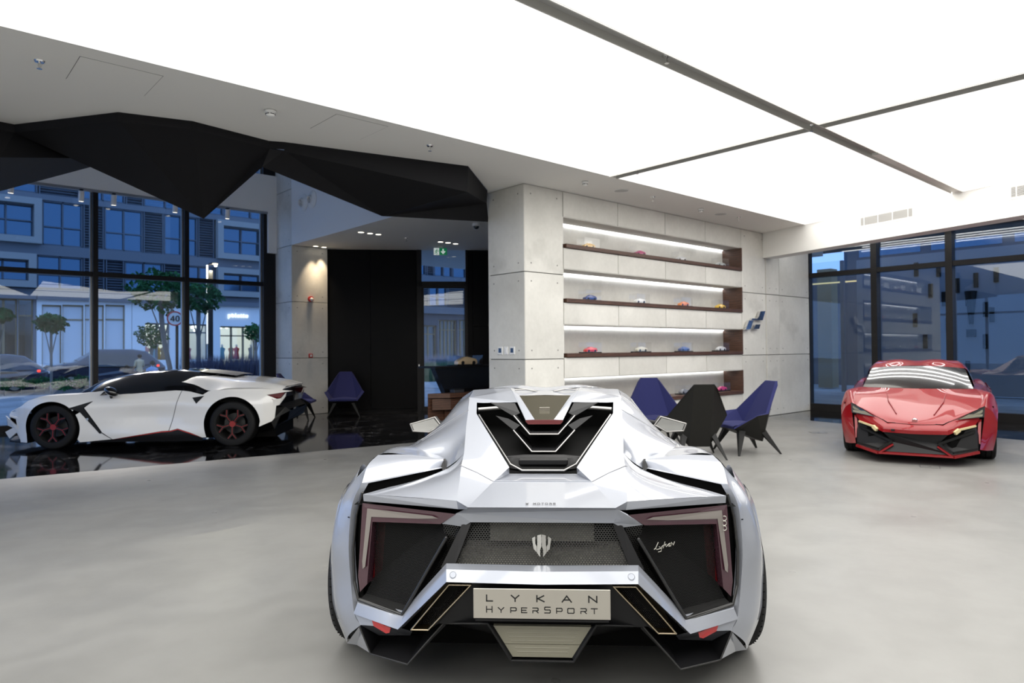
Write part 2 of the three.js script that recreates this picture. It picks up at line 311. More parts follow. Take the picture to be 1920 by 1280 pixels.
{
  const w = structGroup('wall_shelves');
  for (const [y0, y1] of ROWS) {
    concretePanel(w, 6.687, 7.48, y0, y1, WALLZ, 'z');
    concretePanel(w, -8.03, WALLZ, y0, y1, 6.687, 'x');
    concretePanel(w, NX1, 13.5, y0, y1, WALLZ, 'z');
    concretePanel(w, 13.5, 14.04, y0, y1, WALLZ + 0.02, 'z');
    concretePanel(w, 14.04, 15.44, y0, y1, WALLZ + 0.02, 'z');
  }
  const jx = [NX0, 8.76, 10.04, 11.29, NX1];
  for (const [y0, y1] of [[3.4, CEIL], [2.62, 2.94], [1.785, 2.118], [0.978, 1.292], [0, 0.515]]) for (let i = 0; i < 4; i++) concretePanel(w, jx[i], jx[i + 1], y0, y1, WALLZ, 'z', false);
  // body behind the panels, with the four niches left open
  mesh('core', [boxAB(6.705, NX0, 0, CEIL, -8.0, WALLZ - 0.02), boxAB(NX1, 15.6, 0, CEIL, -8.0, WALLZ - 0.02), boxAB(NX0, NX1, 0, CEIL, -8.0, NZ - 0.01),
    ...[[3.4, CEIL], [2.62, 2.94], [1.785, 2.118], [0.978, 1.292], [0, 0.515]].map(([a, b]) => boxAB(NX0, NX1, a + 0.002, b - 0.002, NZ, WALLZ - 0.02))], M.joint, w);
  mesh('rear_face', boxAB(6.69, 15.6, 0, CEIL, -8.03, -8.0), M.concrete, w);
  for (const [y0, y1] of NICHES) {
    mesh('niche_back', metreUV(boxAB(NX0, NX1, y0 + 0.06, y1, NZ - 0.01, NZ), [rr(0, 5), rr(0, 5)]), M.concrete, w);
    mesh('niche_top', boxAB(NX0, NX1, y1 - 0.004, y1 + 0.004, NZ, WALLZ - 0.004), M.concrete, w);
    mesh('niche_side', boxAB(NX0 - 0.01, NX0 + 0.004, y0 + 0.06, y1, NZ, WALLZ - 0.004), M.concrete, w);
    mesh('niche_end', rbox(0.03, y1 - y0, WALLZ - NZ + 0.02, NX1 - 0.012, (y0 + y1) / 2, (WALLZ + NZ) / 2 + 0.01, 0.004), M.wood, w, 'dark walnut end cheek');
    mesh('shelf_board', rbox(NX1 - NX0 - 0.05, 0.06, WALLZ - NZ + 0.03, (NX0 + NX1) / 2 + 0.01, y0 + 0.03, (WALLZ + NZ) / 2 + 0.015, 0.004), M.wood, w, 'dark walnut shelf board');
  }
}
NICHES.forEach(([y0, y1], i) => {
  const names = ['topmost', 'second from top', 'third from top', 'lowest'];
  one('led_strip', boxAB(NX0 + 0.02, NX1 - 0.04, y1 - 0.02, y1 - 0.005, NZ + 0.002, NZ + 0.022), M.led, 'glowing white light line at the top of the ' + names[i] + ' wall niche', 'light strip');
  const l = new THREE.RectAreaLight(new THREE.Color(0.95, 0.97, 1), 11, NX1 - NX0 - 0.06, 0.02);
  l.position.set((NX0 + NX1) / 2, y1 - 0.022, NZ + 0.02); l.rotation.x = -Math.PI / 2 + 0.1; l.name = 'niche_light'; scene.add(l);
});

// ---------------------------------------------------------------- free-standing concrete column by the left-hand windows
{
  const w = structGroup('wall_column');
  const X0 = 6.576, X1 = 7.443, Z0 = -15.65, Z1 = -14.72;
  for (const [y0, y1] of [...ROWS, [CEIL, 5.04], [5.04, HIGH]]) {
    if (y0 < 3.7) concretePanel(w, X0, X1, y0, y1, Z1, 'z');
    concretePanel(w, Z0, Z1, y0, y1, X0, 'x');
  }
  mesh('core', boxAB(X0 + 0.02, X1 - 0.002, 0, HIGH, Z0, Z1 - 0.02), M.joint, w);
}
struct('wall_bulkhead', boxAB(6.58, 6.75, CEIL - 0.001, HIGH, -14.73, -7.6), M.white);

// ---------------------------------------------------------------- angled black wall with the glass door
const DW = { x: 7.45, z: -14.84, th: R(-35.85) };
const dwX = new THREE.Vector3(Math.cos(DW.th), 0, -Math.sin(DW.th)), dwN = new THREE.Vector3(Math.sin(DW.th), 0, Math.cos(DW.th));
function onDark(px, py, off = 0) { const d = ray(px, py), o = new THREE.Vector3(DW.x, 0, DW.z).addScaledVector(dwN, off), e = new THREE.Vector3(0, EYE, 0); const t = o.clone().sub(e).dot(dwN) / d.dot(dwN), p = e.addScaledVector(d, t); return [p.clone().sub(o).dot(dwX), p.y]; }
const dA = onDark(782, 600)[0], dB = onDark(877, 600)[0], dT = onDark(830, 529)[1], gA = onDark(795, 600)[0], gB = onDark(871, 600)[0], gT = onDark(832, 540)[1];
{
  const w = structGroup('wall_dark'); w.position.set(DW.x, 0, DW.z); w.rotation.y = DW.th;
  const j = onDark(695, 600)[0], k = onDark(887, 600)[0], yk = onDark(900, 612)[1];
  const pan = (x0, x1, y0, y1) => mesh('black_panel', rbox(x1 - x0 - 0.008, y1 - y0 - 0.008, 0.05, (x0 + x1) / 2, (y0 + y1) / 2, -0.025, 0.004, 1), M.darkWall, w);
  pan(-0.2, j, 0.06, CEIL); pan(j, dA, 0.06, CEIL); pan(dB, k, 0, CEIL); pan(k, k + 1.6, 0, yk); pan(k, k + 1.6, yk, CEIL); pan(k + 1.6, k + 4.4, 0, yk); pan(k + 1.6, k + 4.4, yk, CEIL);
  mesh('backing', [boxAB(-0.3, dA, 0, CEIL, -0.2, -0.05), boxAB(dB, k + 4.4, 0, CEIL, -0.2, -0.05)], M.darkWall, w);
  mesh('skirting', boxAB(-0.2, dA, 0, 0.06, -0.05, 0.01), M.darkWall, w);
  const d = structGroup('door_1'); d.position.copy(w.position); d.rotation.y = DW.th;
  mesh('door_frame', [boxAB(dA, gA - 0.05, 0, CEIL, -0.12, 0), boxAB(gB + 0.03, dB, 0, CEIL, -0.12, 0), boxAB(dA, dB, gT + 0.04, dT + 0.02, -0.12, 0)], M.frame, d);
  mesh('door_leaf_frame', [boxAB(gA - 0.05, gA, 0, gT + 0.04, -0.09, -0.03), boxAB(gB, gB + 0.03, 0, gT + 0.04, -0.09, -0.03), boxAB(gA, gB, gT, gT + 0.04, -0.09, -0.03), boxAB(gA, gB, 0, 0.1, -0.09, -0.03)], M.frame, d);
  mesh('pane', boxAB(gA, gB, 0.1, gT, -0.062, -0.058), M.glass, d);
  mesh('pane', boxAB(dA + 0.06, dB - 0.06, dT + 0.02, CEIL, -0.062, -0.058), M.glass, d);
  mesh('door_handle', [rbox(0.03, 0.09, 0.02, gA - 0.12, 1.05, 0.012, 0.006)], M.chrome, d);
}

// ---------------------------------------------------------------- left-hand curtain wall
{
  const px = (x) => onZ(x, 523, GLZ)[0], ty = onZ(250, 519, GLZ)[1];
  const mul = [px(177) - 5.07, px(177) - 3.38, px(177) - 1.69, px(177), px(347.5), px(494)], top = HIGH;
  const all = [mul[0] - 1.69 * 2, mul[0] - 1.69, ...mul];
  for (let i = 0; i + 1 < all.length; i++) {
    const w = structGroup('window_' + (i + 1)), a = all[i], b = all[i + 1], m = 0.045;
    mesh('mullion', boxAB(b - m, b + m, 0, top, GLZ - 0.06, GLZ + 0.12), M.frame, w);
    mesh('glazing_bead', boxAB(b - m - 0.035, b - m, 0, top, GLZ - 0.05, GLZ + 0.02), M.frameGrey, w);
    mesh('transom', boxAB(a + m, b - m, ty - 0.045, ty + 0.045, GLZ - 0.06, GLZ + 0.1), M.frame, w);
    mesh('sill', boxAB(a + m, b - m, 0, 0.1, GLZ - 0.06, GLZ + 0.1), M.frame, w);
    mesh('pane', boxAB(a + m, b - m, 0.1, ty - 0.045, GLZ - 0.004, GLZ), M.glass, w);
    mesh('pane', boxAB(a + m, b - m, ty + 0.045, top, GLZ - 0.004, GLZ), M.glass, w);
  }
  struct('trim_2', boxAB(px(494) + 0.04, 6.6, 0, HIGH, GLZ - 0.06, GLZ + 0.12), M.frame);
  const bz = GLZ + 0.2, y0 = onZ(297, 370, bz)[1], y1 = onZ(513, 330, bz)[1];
  struct('trim_3', boxAB(XL, 6.575, y0, y1, GLZ + 0.14, bz), M.white);
  struct('trim_4', boxAB(onZ(503, 430, bz)[0], 6.575, onZ(505, 474, bz)[1], y0, GLZ + 0.13, bz), M.white);
  struct('trim_5', boxAB(XL, 6.5, y0 - 0.05, y0, GLZ + 0.1, bz - 0.02), M.frameGrey);
}

// ---------------------------------------------------------------- right-hand bulkhead and curtain wall
const BULK = { x: 13.4, z: -7.22, th: -Math.atan2(4.74, -1.41) };   // local x runs from the shelf wall towards the camera side
const bkX = new THREE.Vector3(-1.41, 0, 4.74).normalize(), bkN = new THREE.Vector3(-4.74, 0, -1.41).normalize();
function onBulk(px, py) { const d = ray(px, py), o = new THREE.Vector3(BULK.x, 0, BULK.z), e = new THREE.Vector3(0, EYE, 0), t = o.clone().sub(e).dot(bkN) / d.dot(bkN), p = e.addScaledVector(d, t); return [p.clone().sub(o).dot(bkX), p.y]; }
{
  const g = structGroup('wall_window_bulkhead'); g.position.set(BULK.x, 0, BULK.z); g.rotation.y = BULK.th;
  mesh('bulkhead', boxAB(0, 13.2, 3.27, CEIL + 0.1, -0.35, 0), M.ceiling, g);
}
{
  const zs = [-7.26, onX(1643.5, 600, WINX)[2], onX(1784, 600, WINX)[2], -2.95, -1.5, -0.05, 1.4, 2.85, 4.3, ZB], ty = 3.035, top = CEIL + 0.02;
  for (let i = 0; i + 1 < zs.length; i++) {
    const w = structGroup('window_' + (i + 8)), a = zs[i], b = zs[i + 1], m = 0.06;
    mesh('mullion', boxAB(WINX - 0.13, WINX + 0.07, 0, top, b - m, b + m), M.frame, w);
    if (i === 0) mesh('jamb', boxAB(WINX - 0.1, WINX + 0.06, 0, top, a - 0.07, a + 0.07), M.frame, w);
    mesh('transom', boxAB(WINX - 0.11, WINX + 0.06, ty - 0.05, ty + 0.05, a + m, b - m), M.frame, w);
    mesh('sill', boxAB(WINX - 0.11, WINX + 0.06, 0, 0.16, a + m, b - m), M.frame, w);
    mesh('head', boxAB(WINX - 0.11, WINX + 0.06, 3.7, top, a + m, b - m), M.frame, w);
    mesh('pane', boxAB(WINX, WINX + 0.004, 0.16, ty - 0.05, a + m, b - m), M.glass, w);
    mesh('pane', boxAB(WINX, WINX + 0.004, ty + 0.05, 3.7, a + m, b - m), M.glass, w);
  }
}

// ---------------------------------------------------------------- black faceted canopy
{
  const c = thing('faceted_canopy', 'black faceted ceiling sculpture of angular folded planes hanging at the plaster edge', 'ceiling sculpture');
  const E = (i, y = CEIL) => [CANOPY_EDGE[i][0], y, CANOPY_EDGE[i][1]], L = 3.70;
  const tip = onY(382, 410, 3.0), low = onY(716, 405, 3.25), back = onY(492, 313, 3.5), kink = [5.54, 3.46, -7.06], end = [6.6, 3.6, -7.95];
  const endB = onY(916, 416, 3.35), roofB = 4.3;
  const face = (name, pts) => mesh(name, poly(pts), M.canopy, c);
  // upright lip along the plaster edge
  for (let i = 2; i < 8; i++) face('lip', [E(i), E(i + 1), E(i + 1, L), E(i, L)]);
  // hanging pyramid
  face('facet', [E(6, L), E(5, L), tip]); face('facet', [E(5, L), E(4, L), tip]); face('facet', [E(4, L), E(3, L), tip]); face('facet', [E(3, L), back, tip]);
  face('facet', [E(6, L), tip, [2.2, roofB, -10.2]]); face('facet', [back, [3.6, roofB, -9.6], tip]); face('facet', [tip, [3.6, roofB, -9.6], [2.2, roofB, -10.2]]);
  // long mass towards the concrete block
  face('facet', [E(2), E(1), kink, [E(2)[0], L - 0.02, E(2)[2]]]); face('facet', [E(1), E(0), end, kink]);
  face('facet', [[E(2)[0], L - 0.02, E(2)[2]], kink, low]); face('facet', [back, [E(2)[0], L - 0.02, E(2)[2]], low]);
  face('facet', [kink, end, low]); face('facet', [end, endB, low]); face('facet', [E(3, L), [E(2)[0], L - 0.02, E(2)[2]], back]);
  face('facet', [low, endB, [6.6, roofB, -9.4]]); face('facet', [low, [6.6, roofB, -9.4], [3.6, roofB, -9.6]]); face('facet', [back, low, [3.6, roofB, -9.6]]);
  // mass to the far side of the pyramid
  const p = onY(-170, 404, 3.05), q = onY(230, 297, 3.72), k2 = onY(0, 295, 3.35);
  face('facet', [E(6, L), E(7, L), k2, q]); face('facet', [E(7, L), E(8, L), [p[0] - 3, 3.3, p[2]], k2]); face('facet', [q, k2, p]); face('facet', [k2, [p[0] - 3, 3.3, p[2]], p]);
  face('facet', [p, q, [2.2, roofB, -11.2], [-3, roofB, -11.5]]); face('facet', [q, E(6, L), [2.2, roofB, -10.2], [2.2, roofB, -11.2]]);
}
// ---------------------------------------------------------------- linear lamps over the window bay, hidden behind the bulkhead
[[13.95, -6.7, -3.4], [14.3, -7.0, -2.2], [14.65, -6.4, -1.2], [15.0, -6.9, -2.6], [14.15, -3.0, 3.5], [14.6, -1.0, 4.5], [15.0, -2.4, 4.0]].forEach(([x, z0, z1]) => {
  const t = thing('linear_lamp', 'slim white linear lamp hung over the window bay', 'lamp', [x, 3.68, (z0 + z1) / 2], 0, 'linear lamps over the window bay');
  const l = z1 - z0;
  mesh('housing', boxAB(-0.03, 0.03, 0, 0.04, -l / 2, l / 2), M.white, t);
  mesh('diffuser', boxAB(-0.025, 0.025, -0.012, 0, -l / 2, l / 2), M.tubeLed, t);
  for (const e of [-0.4, 0.4]) mesh('suspension', rod([0, 0.04, e * l], [0, 0.125, e * l], 0.002), M.steel, t);
  const a = new THREE.RectAreaLight(new THREE.Color(1, 0.99, 0.97), 4, 0.05, l); a.position.set(x, 3.66, (z0 + z1) / 2); a.rotation.x = -Math.PI / 2; a.name = 'linear_lamp_light'; scene.add(a);
});

// ---------------------------------------------------------------- ceiling fixtures
function sprinkler(px, py, label, y = CEIL) {
  const p = onY(px, py, y), t = thing('sprinkler', label, 'sprinkler', p);
  mesh('rosette', cyl(0.04, 0.034, 0.012, 0, -0.006, 0, 24), M.chrome, t);
  mesh('stem', cyl(0.009, 0.009, 0.05, 0, -0.03, 0, 10), M.chrome, t);
  mesh('yoke', [rod([-0.018, -0.022, 0], [-0.005, -0.062, 0], 0.003), rod([0.018, -0.022, 0], [0.005, -0.062, 0], 0.003), ball(0.006, 0, -0.04, 0, 8)], M.steel, t);
  mesh('deflector', cyl(0.02, 0.02, 0.003, 0, -0.065, 0, 16), M.chrome, t);
}
sprinkler(74, 114, 'chrome sprinkler on the plaster ceiling beside the larger access hatch');
sprinkler(806, 272.5, 'chrome sprinkler on the plaster above the long black canopy fold');
sprinkler(1224, 369, 'chrome sprinkler above the left half of the shelf niches');
sprinkler(1385, 407, 'chrome sprinkler above the right end of the shelf niches');
sprinkler(1250, 104, 'sprinkler in the long grey channel between two luminous panels', CEIL + 0.05);
sprinkler(1521, 235, 'sprinkler where the two grey ceiling channels cross', CEIL + 0.05);
sprinkler(1726, 334, 'sprinkler in the grey channel near the vented bulkhead', CEIL + 0.05);
sprinkler(1195, 317, 'sprinkler in the cross channel above the shelf wall', CEIL + 0.05);
sprinkler(762, 446, 'sprinkler on the low soffit before the black wall');
function detector(px, py, r, label) {
  const p = onY(px, py, CEIL), t = thing('smoke_detector', label, 'smoke detector', p);
  mesh('base', new THREE.LatheGeometry([[0, 0], [r, 0], [r, -0.018], [r * 0.92, -0.026], [0, -0.026]].map((q) => new THREE.Vector2(...q)), 28), M.plastic, t);
  mesh('chamber', new THREE.LatheGeometry([[r * 0.78, -0.026], [r * 0.74, -0.05], [r * 0.5, -0.062], [0, -0.066]].map((q) => new THREE.Vector2(...q)), 28), M.plastic, t);
  mesh('vent_slots', [0, 1, 2, 3, 4, 5].map((k) => box(r * 0.62, 0.007, 0.006, 0, -0.04, r * 0.76).rotateY(k * Math.PI / 3)), M.black, t);
}
detector(507, 207, 0.058, 'white round smoke detector on the plaster near the canopy');
detector(1097, 340, 0.045, 'small white detector beside the round ceiling speaker over the niches');
detector(1314, 391, 0.045, 'small white detector near the farther ceiling speaker');
[[1165, 357, 'flush grey ceiling speaker over the first niche bay'], [1351, 401, 'flush grey ceiling speaker over the last niche bay']].forEach(([x, y, l]) => {
  const t = thing('ceiling_speaker', l, 'speaker', onY(x, y, CEIL));
  mesh('grille', cyl(0.105, 0.105, 0.004, 0, -0.002, 0, 36), std({ color: rgb(0.5, 0.5, 0.49), roughness: 0.8 }), t);
  mesh('rim', new THREE.TorusGeometry(0.108, 0.005, 8, 40).rotateX(Math.PI / 2).translate(0, -0.003, 0), M.plastic, t);
});
// recessed downlights of the low soffit
function downlight(px, py, label, group, power, warm) {
  const p = onY(px, py, CEIL), t = thing('downlight', label, 'downlight', p, 0, group);
  mesh('trim_ring', new THREE.TorusGeometry(0.062, 0.006, 8, 28).rotateX(Math.PI / 2).translate(0, -0.003, 0), M.plastic, t);
  mesh('lamp_face', cyl(0.056, 0.056, 0.006, 0, -0.004, 0, 24), M.warmLed, t);
  const s = new THREE.SpotLight(new THREE.Color(1, warm ? 0.78 : 0.88, warm ? 0.52 : 0.74), power, 12, warm ? 0.5 : 0.75, 0.7, 2); s.position.set(p[0], CEIL - 0.02, p[2]); s.target.position.set(p[0], 0, p[2] + (warm ? -0.35 : 0)); s.castShadow = true; s.name = 'downlight_beam'; scene.add(s, s.target);
}
[[677, 435, 'end soffit downlight of three, next to the white bulkhead'], [694, 437, 'middle soffit downlight of the three near the white bulkhead'], [709.5, 439, 'soffit downlight of three, farthest from the white bulkhead']].forEach(([x, y, l]) => downlight(x, y, l, 'three downlights near the white bulkhead', 6, false));
[[826, 453, 'soffit downlight of three directly above the exit sign'], [840, 454.5, 'middle soffit downlight of the three near the exit sign'], [854, 456.5, 'soffit downlight of three nearest the concrete block']].forEach(([x, y, l]) => downlight(x, y, l, 'three downlights near the exit sign', 6, false));
[[592, 461, 'warm soffit downlight washing the middle of the concrete column'], [607.5, 463, 'warm soffit downlight at the column edge beside the black wall']].forEach(([x, y, l]) => downlight(x, y, l, 'two downlights at the column', 5, true));
{ // dome camera
  const t = thing('dome_camera', 'small white dome security camera with black bubble on the low soffit', 'camera', onY(893, 419, CEIL));
  mesh('housing', cyl(0.07, 0.075, 0.05, 0, -0.025, 0, 28), M.plastic, t);
  mesh('dome', new THREE.SphereGeometry(0.055, 20, 10, 0, Math.PI * 2, Math.PI / 2, Math.PI / 2).translate(0, -0.05, 0), M.blackGloss, t);
}
// spotlights hung below the white beam
const beamZ = GLZ + 0.24, beamY = onZ(297, 370, GLZ + 0.2)[1] - 0.05;
[[20, 'half hidden by the black canopy'], [152, 'beside the first window mullion'], [213, 'over the nose of the white car'], [328, 'behind the tip of the black canopy'], [426, 'near the concrete column']].forEach(([px, w]) => {
  const x = onZ(px, 370, beamZ)[0], t = thing('spotlight', 'white cylindrical spotlight under the beam, ' + w, 'spotlight', [x, beamY, beamZ]);
  mesh('track_adapter', boxAB(-0.03, 0.03, -0.02, 0, -0.05, 0.05), M.black, t);
  const can = mesh('can', cyl(0.05, 0.05, 0.2, 0, 0, 0, 20), M.plastic, t); can.position.set(0, -0.13, 0.02); can.rotation.x = 0.18;
  mesh('lens', cyl(0.04, 0.04, 0.006, 0, -0.101, 0, 18), M.warmLed, can);
  const s = new THREE.SpotLight(new THREE.Color(1, 0.93, 0.84), 75, 16, 0.42, 0.8, 2); s.position.set(x, beamY - 0.25, beamZ + 0.02); s.target.position.set(x, 0.4, beamZ + 3.0); s.castShadow = true; s.name = 'spotlight_beam'; scene.add(s, s.target);
});
// jet nozzles in the white bulkhead
[[570, 380, 'white round air nozzle on the bulkhead, next to the concrete column'], [586, 373.5, 'white round air nozzle on the bulkhead, farther from the column']].forEach(([px, py, l]) => {
  const t = thing('air_nozzle', l, 'air nozzle', onX(px, py, 6.58));
  mesh('flange', new THREE.LatheGeometry([[0.1, 0], [0.19, 0], [0.19, 0.012], [0.15, 0.03], [0.115, 0.06], [0.1, 0.06]].map((q) => new THREE.Vector2(...q)), 32).rotateZ(Math.PI / 2), M.plastic, t);
  mesh('jet', new THREE.LatheGeometry([[0.11, 0.0], [0.085, 0.09], [0.07, 0.09], [0.07, 0.01]].map((q) => new THREE.Vector2(...q)), 28).rotateZ(Math.PI / 2 + 0.2), M.plastic, t);
  mesh('throat', cyl(0.07, 0.07, 0.01, 0, 0.02, 0, 24).rotateZ(Math.PI / 2 + 0.2), std({ color: rgb(0.25, 0.25, 0.25), roughness: 0.6 }), t);
});
// slotted vents in the bulkhead
function vent(x0, x1, y0, y1, label) {
  const t = thing('air_vent', label, 'air vent', [BULK.x, 0, BULK.z], BULK.th);
  mesh('frame', [boxAB(x0 - 0.04, x1 + 0.04, y1, y1 + 0.03, 0, 0.006), boxAB(x0 - 0.04, x1 + 0.04, y0 - 0.03, y0, 0, 0.006), boxAB(x0 - 0.04, x0, y0, y1, 0, 0.006), boxAB(x1, x1 + 0.04, y0, y1, 0, 0.006)], M.ceiling, t);
  mesh('duct', boxAB(x0, x1, y0, y1, 0.0005, 0.001), std({ color: rgb(0.03, 0.028, 0.025), roughness: 0.9 }), t);
  const n = 9; for (let i = 0; i < n; i++) { const y = y0 + (i + 0.5) * (y1 - y0) / n; mesh('slat', boxAB(x0, x1, y - 0.003, y + 0.003, 0.001, 0.008), M.ceiling, t); }
  for (const k of [0.07, 0.35, 0.63, 0.92]) mesh('divider', boxAB(x0 + (x1 - x0) * k - 0.006, x0 + (x1 - x0) * k + 0.006, y0, y1, 0.001, 0.007), M.ceiling, t);
}
{ const a = onBulk(1614, 415)[0], b = onBulk(1711, 398)[0], c = onBulk(1896, 356)[0]; vent(a, b, 3.55, 3.69, 'slotted white air vent in the bulkhead close to the shelf wall'); vent(c, c + 1.0, 3.55, 3.7, 'slotted white air vent in the bulkhead above the red car'); }

// ---------------------------------------------------------------- wall fittings
[[938.5, 'black-centred white control plate on the concrete, beside the dark opening', 1], [949.5, 'plain narrow white switch plate between two control plates', 0], [961, 'black-centred white control plate on the concrete, next to the block corner', 1]].forEach(([px, l, k]) => {
  const p = onX(px, 657, 6.687), t = thing('wall_switch', l, 'switch', [p[0], 1.4, p[2]]), w = k ? 0.11 : 0.085, h = 0.115;
  mesh('plate', rbox(0.012, h, w, -0.006, 0, 0, 0.005), M.plastic, t);
  if (k) mesh('screen', rbox(0.004, 0.068, 0.062, -0.013, 0.003, 0, 0.002), M.blackGloss, t); else mesh('rocker', [rbox(0.006, 0.07, 0.03, -0.013, 0, 0, 0.002), box(0.002, 0.003, 0.032, -0.017, 0.012, 0), box(0.002, 0.003, 0.032, -0.017, -0.012, 0)], M.white, t);
});
{
  const a = onZ(582, 560.5, -14.72), t = thing('fire_sounder', 'round red fire alarm sounder with white face on the column', 'fire alarm', a);
  mesh('body', cyl(0.06, 0.065, 0.05, 0, 0, 0, 28).rotateX(Math.PI / 2).translate(0, 0, 0.025), M.red, t);
  mesh('cap', new THREE.SphereGeometry(0.042, 18, 10, 0, Math.PI * 2, 0, Math.PI / 2).rotateX(Math.PI / 2).translate(0.008, -0.008, 0.045), M.plastic, t);
  const b = onZ(582, 666.5, -14.72), u = thing('fire_call_point', 'square red fire call point with white window on the column', 'fire alarm', b);
  mesh('case', rbox(0.09, 0.09, 0.03, 0, 0, 0.015, 0.006), M.red, u);
  mesh('press_window', rbox(0.045, 0.05, 0.004, 0, 0, 0.031, 0.002), M.plastic, u);
}
// exit sign before the glass door
{
  const off = 0.5, [x0, yT] = onDark(813, 464.5, off), [x1, yB] = onDark(838.5, 478.5, off), w = x1 - x0, h = yT - yB;
  const c = document.createElement('canvas'); c.width = 256; c.height = 144; const k = c.getContext('2d');
  k.fillStyle = '#e8f2ee'; k.fillRect(0, 0, 256, 144); k.fillStyle = '#0a7a4c'; k.fillRect(104, 0, 152, 144);
  k.strokeStyle = '#0a7a4c'; k.fillStyle = '#0a7a4c'; k.lineWidth = 13; k.lineCap = 'round'; k.beginPath(); k.arc(62, 26, 11, 0, 7); k.fill();
  k.beginPath(); k.moveTo(58, 44); k.lineTo(48, 82); k.lineTo(64, 104); k.lineTo(58, 132); k.moveTo(48, 82); k.lineTo(34, 106); k.lineTo(16, 108); k.moveTo(56, 50); k.lineTo(80, 68); k.lineTo(92, 56); k.moveTo(52, 52); k.lineTo(32, 60); k.lineTo(24, 78); k.stroke();
  k.fillStyle = '#f2fff8'; k.fillRect(168, 20, 24, 62); k.beginPath(); k.moveTo(132, 72); k.lineTo(180, 126); k.lineTo(228, 72); k.lineTo(206, 62); k.lineTo(180, 92); k.lineTo(154, 62); k.closePath(); k.fill();
  const tx = new THREE.CanvasTexture(c); tx.colorSpace = THREE.SRGBColorSpace;
  const o = new THREE.Vector3(DW.x, 0, DW.z).addScaledVector(dwN, off).addScaledVector(dwX, (x0 + x1) / 2);
  const t = thing('exit_sign', 'green and white exit sign with running figure and down arrow', 'exit sign', [o.x, (yT + yB) / 2, o.z], DW.th);
  mesh('case', rbox(w, h, 0.025, 0, 0, 0, 0.004), M.plastic, t);
  const face = new THREE.PlaneGeometry(w * 0.97, h * 0.94).translate(0, 0, 0.0135);
  mesh('pictogram', face, std({ map: tx, emissiveMap: tx, emissive: rgb(1, 1, 1), emissiveIntensity: 0.45, roughness: 0.4 }), t);
  if (CEIL > yT) mesh('hanger', boxAB(-0.05, 0.05, h / 2, CEIL - (yT + yB) / 2, -0.01, 0.01), M.plastic, t);
}
// chrome emblem on the shelf wall
{
  const t = thing('wall_emblem', 'chrome emblem of angular slanted bars fixed to the concrete', 'emblem'), z = WALLZ + 0.03;
  const P = (x, y) => onZ(1360 + x / 5.335, 560 + y / 5.335, z + 0.05);
  const piece = (pts) => mesh('bar', [poly(pts.map(([x, y]) => P(x, y)), [0, 0, -0.05])], M.chrome, t);
  piece([[352, 126], [402, 122], [374, 214], [258, 216], [270, 196], [318, 198], [336, 180]]);
  piece([[238, 216], [282, 220], [252, 304], [205, 308]]);
  piece([[302, 258], [352, 255], [340, 299], [284, 302]]);
}
// small service lids set in the concrete floor
[[1520, 811, 1549, 811, 'flush floor service lid near the marble edge'], [1724, 873.5, 1763, 876, 'flush floor service lid in front of the red car']].forEach(([a, b, c, d, l]) => {
  const p = onY(a, b), q = onY(c, d), t = thing('floor_lid', l, 'floor box', [(p[0] + q[0]) / 2, 0, (p[2] + q[2]) / 2], Math.atan2(-(q[2] - p[2]), q[0] - p[0])), w = Math.hypot(q[0] - p[0], q[2] - p[2]);
  mesh('frame', boxAB(-w / 2, w / 2, 0, 0.002, -0.1, 0.1), std({ color: rgb(0.1, 0.1, 0.1), roughness: 0.5 }), t);
  mesh('lid', boxAB(-w / 2 + 0.012, w / 2 - 0.012, 0.002, 0.003, -0.088, 0.088), M.floor, t);
});

